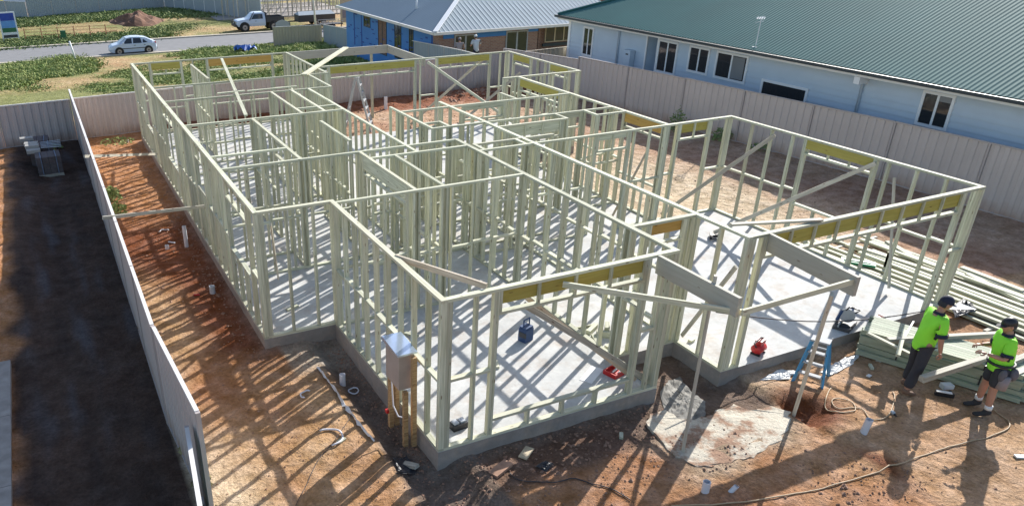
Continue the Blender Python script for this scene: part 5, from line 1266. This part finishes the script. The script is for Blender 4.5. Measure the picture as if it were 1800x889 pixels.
def join(meshes, name, mt, parent):
    bm = bmesh.new()
    for q in meshes: bm.from_mesh(q)
    me = bpy.data.meshes.new(name); bm.to_mesh(me); bm.free(); me.materials.append(mt)
    me.polygons.foreach_set('use_smooth', [True]*len(me.polygons))
    me.polygons.foreach_set('material_index', [0]*len(me.polygons))
    o = bpy.data.objects.new(name, me); COL.objects.link(o); o.parent = parent; return o
def hand(wrist, d, up, s=1):
    """palm and five curled fingers; d = direction of hand, up = back of hand"""
    d = Vector(d).normalized(); up = Vector(up); sd = d.cross(up).normalized(); up = sd.cross(d).normalized(); wv = Vector(wrist); out = []
    out.append(skin_mesh([[(wv,.026),(wv+d*.045,(.038,.017)),(wv+d*.085,(.042,.015))]], 2))
    for k, (o_, l) in enumerate(((-.030,.062),(-.010,.075),(.011,.070),(.031,.052))):
        b0 = wv+d*.075+sd*o_*s; m1 = b0+d*l*.45-up*.006; m2 = m1+d*l*.3-up*.022; m3 = m2+d*l*.12-up*.024
        out.append(skin_mesh([[(b0,.010),(m1,.0095),(m2,.009),(m3,.0078)]], 1))
    b0 = wv+d*.025-sd*.03*s; m1 = b0-sd*.022*s+d*.025-up*.008; m2 = m1+d*.03-up*.012
    out.append(skin_mesh([[(b0,.013),(m1,.011),(m2,.009)]], 1)); return out
def head_mesh(c, fwd, scale=1.0):
    """egg-shaped head with nose, brow, chin, ears; faces +x then turned"""
    mb = MB(); vs = []; n, mm = 20, 16
    for j in range(mm+1):
        t = math.pi*j/mm
        for k in range(n):
            a = 2*math.pi*k/n; x = math.sin(t)*math.cos(a); y = math.sin(t)*math.sin(a); z = math.cos(t)
            wx = .100*(1-.10*max(0,-z)); wy = .078*(1-.28*max(0,-z)**1.2)
            p = Vector((x*wx, y*wy, z*.122))
            if x > .5 and abs(y) < .35:
                if abs(z+.10) < .24: p.x += .020*(1-abs(z+.10)/.24)*(1-abs(y)/.35)*(1.2 if z < -.1 else .8)
                if z < -.65: p.x += .012
            if x > .3 and .05 < z < .3 : p.x += .005
            if x > .4 and .0 < z < .14 and .25 < abs(y) < .6: p.x -= .010
            if z < -.3 and x < 0: p.x *= .82
            vs.append(p)
    fs = [(j*n+k,(j+1)*n+k,(j+1)*n+(k+1)%n,j*n+(k+1)%n) for j in range(mm) for k in range(n)]
    mb.add(vs, fs)
    for s in (1,-1): mb.ell((-.005,s*.078,-.005), (.020,.010,.032), 8, 6)
    ang = math.atan2(fwd[1], fwd[0]); Rm = Matrix.Rotation(ang,4,'Z') @ Matrix.Rotation(-math.asin(max(-1,min(1,fwd[2]))),4,'Y')
    mb.v = [tuple(Vector(c)+(Rm@Vector(v))*scale) for v in mb.v]
    return mb.mesh('head', M['skin']), Rm
def cap_parts(c, Rm, mt, parent, scale=1., brim=True):
    mb = MB(); vs = []; n = 20; rows = 7
    for j in range(rows+1):
        t = (math.pi/2+.12)*j/rows
        for k in range(n):
            a = 2*math.pi*k/n; vs.append(Vector((.110*math.sin(t)*math.cos(a)-.002, .088*math.sin(t)*math.sin(a), .038+.100*math.cos(t))))
    mb.add(vs, [(j*n+k,(j+1)*n+k,(j+1)*n+(k+1)%n,j*n+(k+1)%n) for j in range(rows) for k in range(n)])
    if brim:
        v = []; 
        for k in range(9):
            a = -1.15+2.3*k/8; v.append(Vector((.095*math.cos(a)+.005,.082*math.sin(a),.040)))
        w2 = []
        for k in range(9):
            a = -1.15+2.3*k/8; w2.append(Vector((.095*math.cos(a)+.005+.075*math.cos(a*.9),.080*math.sin(a),.025)))
        mb.add(v+w2, [(k,k+1,k+10,k+9) for k in range(8)]); mb.add([p-Vector((0,0,.006)) for p in v+w2], [(k+9,k+10,k+1,k) for k in range(8)])
    mb.v = [tuple(Vector(c)+(Rm@Vector(p))*scale) for p in mb.v]
    return mb.build('cap', mt, parent, smooth=True)
def V3(*a): return Vector(a)
def person(name, label, loc, rz, J, look, top, trousers, boots, hem='trousers', cap='navy', scale=1., sleeves=.45, beltbag=False, socks=False, hair='charcoal', trim=None):
    """J: joints dict in local metres (x forward, y left)"""
    t = empty(name, loc, label, 'person', rz); t.scale = (scale,)*3
    P = {k: V3(*v) for k, v in J.items()}
    neck = P['neck']; hc = P['head']
    body = [skin_mesh([[(P['pelvis'],.10),(P['waist'],.095),(P['chest'],(.125,.10)),(neck-V3(0,0,.03),.062),(neck+V3(.01,0,.03),.058),(hc-V3(.015,0,.06),.055)],
        [(P['chest'],.12),(P['shL'],.055),(P['elL'],.045),(P['wrL'],.028)], [(P['chest'],.12),(P['shR'],.055),(P['elR'],.045),(P['wrR'],.028)],
        [(P['pelvis'],.10),(P['hipL'],.085),(P['knL'],.062),(P['knL'].lerp(P['anL'],.35),.060),(P['anL'],.040)], [(P['pelvis'],.10),(P['hipR'],.085),(P['knR'],.062),(P['knR'].lerp(P['anR'],.35),.060),(P['anR'],.040)]])]
    hm, Rm = head_mesh(hc, look); body.append(hm)
    for s, k in ((1,'L'),(-1,'R')):
        d = P['hd'+k] if 'hd'+k in P else (P['wr'+k]-P['el'+k]); body += hand(P['wr'+k], d, P.get('up'+k, V3(.1,s,.2)), s)
    join(body, 'body', M['skin'], t)
    # shirt
    def mid(a, b_, f): return P[a].lerp(P[b_], f)
    sh = [skin_mesh([[(P['pelvis']+V3(0,0,-.16),(.172,.150)),(P['pelvis']+V3(0,0,-.06),(.178,.155)),(P['waist'],(.174,.152)),(P['chest'],(.195,.160)),(neck-V3(0,0,.05),(.10,.09))],
        [(P['chest'],.18),(P['shL'],.092),(mid('shL','elL',sleeves),.082),(mid('shL','elL',sleeves+.3),.080)], [(P['chest'],.18),(P['shR'],.092),(mid('shR','elR',sleeves),.082),(mid('shR','elR',sleeves+.3),.080)]])]
    so2 = join(sh, 'shirt', M[top], t)
    for v in so2.data.vertices: v.co += v.normal*(.011*noise.noise(v.co*Vector((9,9,5)).length*.9)+.006*noise.noise(v.co*26))
    if trim:
        for k in 'LR':
            a = mid('sh'+k,'el'+k,sleeves+.22); b_ = mid('sh'+k,'el'+k,sleeves+.40); mb = MB(); mb.tube([a,b_], .084, 14); mb.build('cuff', M[trim], t, smooth=True)
        mb = MB(); mb.tube([neck-V3(.0,0,.03), neck+V3(.004,0,.012)], [.088,.074], 16, cap=False); mb.build('collar', M[trim], t, smooth=True)
        for s, k in ((1,'L'),(-1,'R')):
            a = P['sh'+k]+V3(-.01,s*.0,.075); c2 = P['chest']+V3(.02,s*.185,-.05); c3 = P['waist']+V3(0,s*.172,-.02); mb = MB(); mb.tube([c2+V3(0,0,.02),c2.lerp(c3,.5)+V3(0,s*.014,0),c3], [.03,.028,.02], 8); mb.build('side_panel', M[trim], t, smooth=True)
    tr2 = []
    for k in 'LR':
        if hem == 'trousers':
            ch_ = [(P['pelvis']+V3(0,0,.0),(.135,.12)),(P['hip'+k]-V3(0,0,.04),.108),(P['kn'+k],.085),(P['an'+k].lerp(P['kn'+k],.12),.082)]
        else:
            ch_ = [(P['pelvis'],(.135,.12)),(P['hip'+k]-V3(0,0,.03),.115),(P['hip'+k].lerp(P['kn'+k],.88),.100)]
        tr2.append(ch_)
    join([skin_mesh(tr2)], 'trousers' if hem == 'trousers' else 'shorts', M[trousers], t)
    for s, k in ((1,'L'),(-1,'R')):
        A_ = P['an'+k]; f = P.get('ft'+k, V3(1,0,0)).normalized()
        base = V3(A_.x, A_.y, A_.z-.065)
        join([skin_mesh([[(A_+V3(0,0,.06),.056),(A_,.058),(base+V3(0,0,.028)+f*.03,(.048,.042)),(base+f*.13+V3(0,0,.008),(.048,.034)),(base+f*.19,(.040,.026))], [(A_,.058),(base-f*.045+V3(0,0,.01),.040)]])], 'boot', M[boots], t)
        if socks:
            mb = MB(); mb.tube([A_+V3(0,0,.05),A_+V3(0,0,.12)], .056, 12); mb.build('sock', M['paper'], t, smooth=True)
    if cap: cap_parts(hc, Rm, M[cap], t)
    # hair under the cap
    mb = MB(); mb.ell((-.012,0,.0), (.100,.083,.10), 16, 10); mb.v = [tuple(Vector(hc)+Rm@Vector(v)) for v in mb.v if True]
    keep = [f_ for f_ in mb.f if all((Rm.inverted()@(Vector(mb.v[i])-Vector(hc))).x < .015 and (Rm.inverted()@(Vector(mb.v[i])-Vector(hc))).z > -.06 for i in f_)]; mb.f = keep; mb.mi = [0]*len(keep)
    mb.build('hair', M[hair], t, smooth=True)
    if beltbag:
        mb = MB(); c_ = P['pelvis']
        mb.tube([c_+V3(.178*math.cos(a),.172*math.sin(a),.02) for a in [i*6.2832/20 for i in range(21)]], .022, 6); mb.build('tool_belt', M['black'], t)
        for (a, w3) in ((2.5,.10),(3.5,.09),(1.5,.08),(4.6,.07)):
            o3 = V3(.20*math.cos(a),.195*math.sin(a),-.12)+c_; mb = MB(); mb.ell(o3,(w3*.7,w3*.7,.11),10,8); mb.build('pouch', M['leather'], t, smooth=True)
    return t
# bigger worker: stands facing the other one, right arm hanging
f1 = math.atan2(-.42,.91)
J1 = dict(pelvis=(0,0,.96), waist=(.02,0,1.12), chest=(.05,0,1.34), neck=(.08,0,1.50), head=(.13,0,1.645),
    hipL=(.0,.10,.90), knL=(.05,.13,.50), anL=(.03,.15,.10), hipR=(0,-.10,.90), knR=(-.03,-.11,.50), anR=(-.12,-.12,.10),
    shL=(.08,.20,1.42), elL=(.16,.27,1.14), wrL=(.36,.18,1.05), shR=(.04,-.20,1.42), elR=(.05,-.27,1.13), wrR=(.12,-.26,.89), upR=(.1,-1,0), upL=(0,.6,.8))
w1 = person('person', 'worker in navy cap, bright green shirt and long dark trousers, standing left', (9.57,-1.66,-.25), f1, J1, (.93,-.1,-.32), 'hivis','charcoal','boot', cap='navy', scale=1.03, trim='navy')
sunp = w1.children
mb = MB(); hc1 = Vector(J1['head'])
for s in (1,-1): mb.ell(hc1+V3(.088,s*.032-.008,.008),(.012,.026,.016),8,6)
mb.tube([hc1+V3(.09,-.06,.012),hc1+V3(.0,-.084,.01)],.005,5); mb.build('sunglasses', M['black'], w1)
# smaller worker: back to camera, hands forward
f2 = math.atan2(.62,-.78)
J2 = dict(pelvis=(0,0,.93), waist=(.01,0,1.08), chest=(.03,0,1.29), neck=(.05,0,1.45), head=(.09,.0,1.585),
    hipL=(0,.095,.87), knL=(.02,.11,.48), anL=(-.01,.12,.10), hipR=(0,-.095,.87), knR=(.03,-.13,.48), anR=(.02,-.17,.10),
    shL=(.05,.185,1.38), elL=(.10,.26,1.12), wrL=(.33,.19,1.16), shR=(.03,-.185,1.38), elR=(.05,-.26,1.12), wrR=(.28,-.16,1.14), upL=(0,.5,.9), upR=(0,-.5,.9))
w2 = person('person', 'worker in black cap, bright green shirt, shorts and tool belt, standing right', (10.09,-2.58,-.25), f2, J2, (.97,.12,-.22), 'hivis','charcoal','boot_dark', hem='shorts', cap='black', scale=1.02, beltbag=True, socks=True, trim='navy')
mb = MB()
for s in (1,): mb.tube([Vector((-.04,.19,.80)),Vector((-.02,.20,.58))],[.07,.075],10)
mb.build('short_panel', M['shirt_taupe'], w2, smooth=True)
# two bricklayers behind the far fence, seen above it
J3 = dict(pelvis=(0,0,.95), waist=(.03,0,1.10), chest=(.08,0,1.32), neck=(.11,0,1.47), head=(.16,0,1.60),
    hipL=(0,.10,.89), knL=(.03,.12,.49), anL=(.0,.13,.10), hipR=(0,-.10,.89), knR=(.05,-.12,.49), anR=(.02,-.13,.10),
    shL=(.08,.19,1.40), elL=(.12,.28,1.13), wrL=(.36,.22,1.10), shR=(.06,-.19,1.40), elR=(.08,-.28,1.13), wrR=(.32,-.22,1.08))
pz = on(838,62,1,31.6)
person('person', 'distant worker in pale shirt, dark braces and white hat at the brick wall', (pz.x,31.6,pz.z-1.72), R_(80), J3, (1,0,-.1), 'shirt_grey','navy','boot', cap='paper', hair='dark')
pz = on(808,69,1,31.8)
person('person', 'distant worker in dull brown top leaning at the sliding door', (pz.x,31.8,pz.z-1.66), R_(60), J3, (1,0,-.2), 'shirt_taupe','dark','boot', cap='shirt_taupe', hair='dark', sleeves=.6)
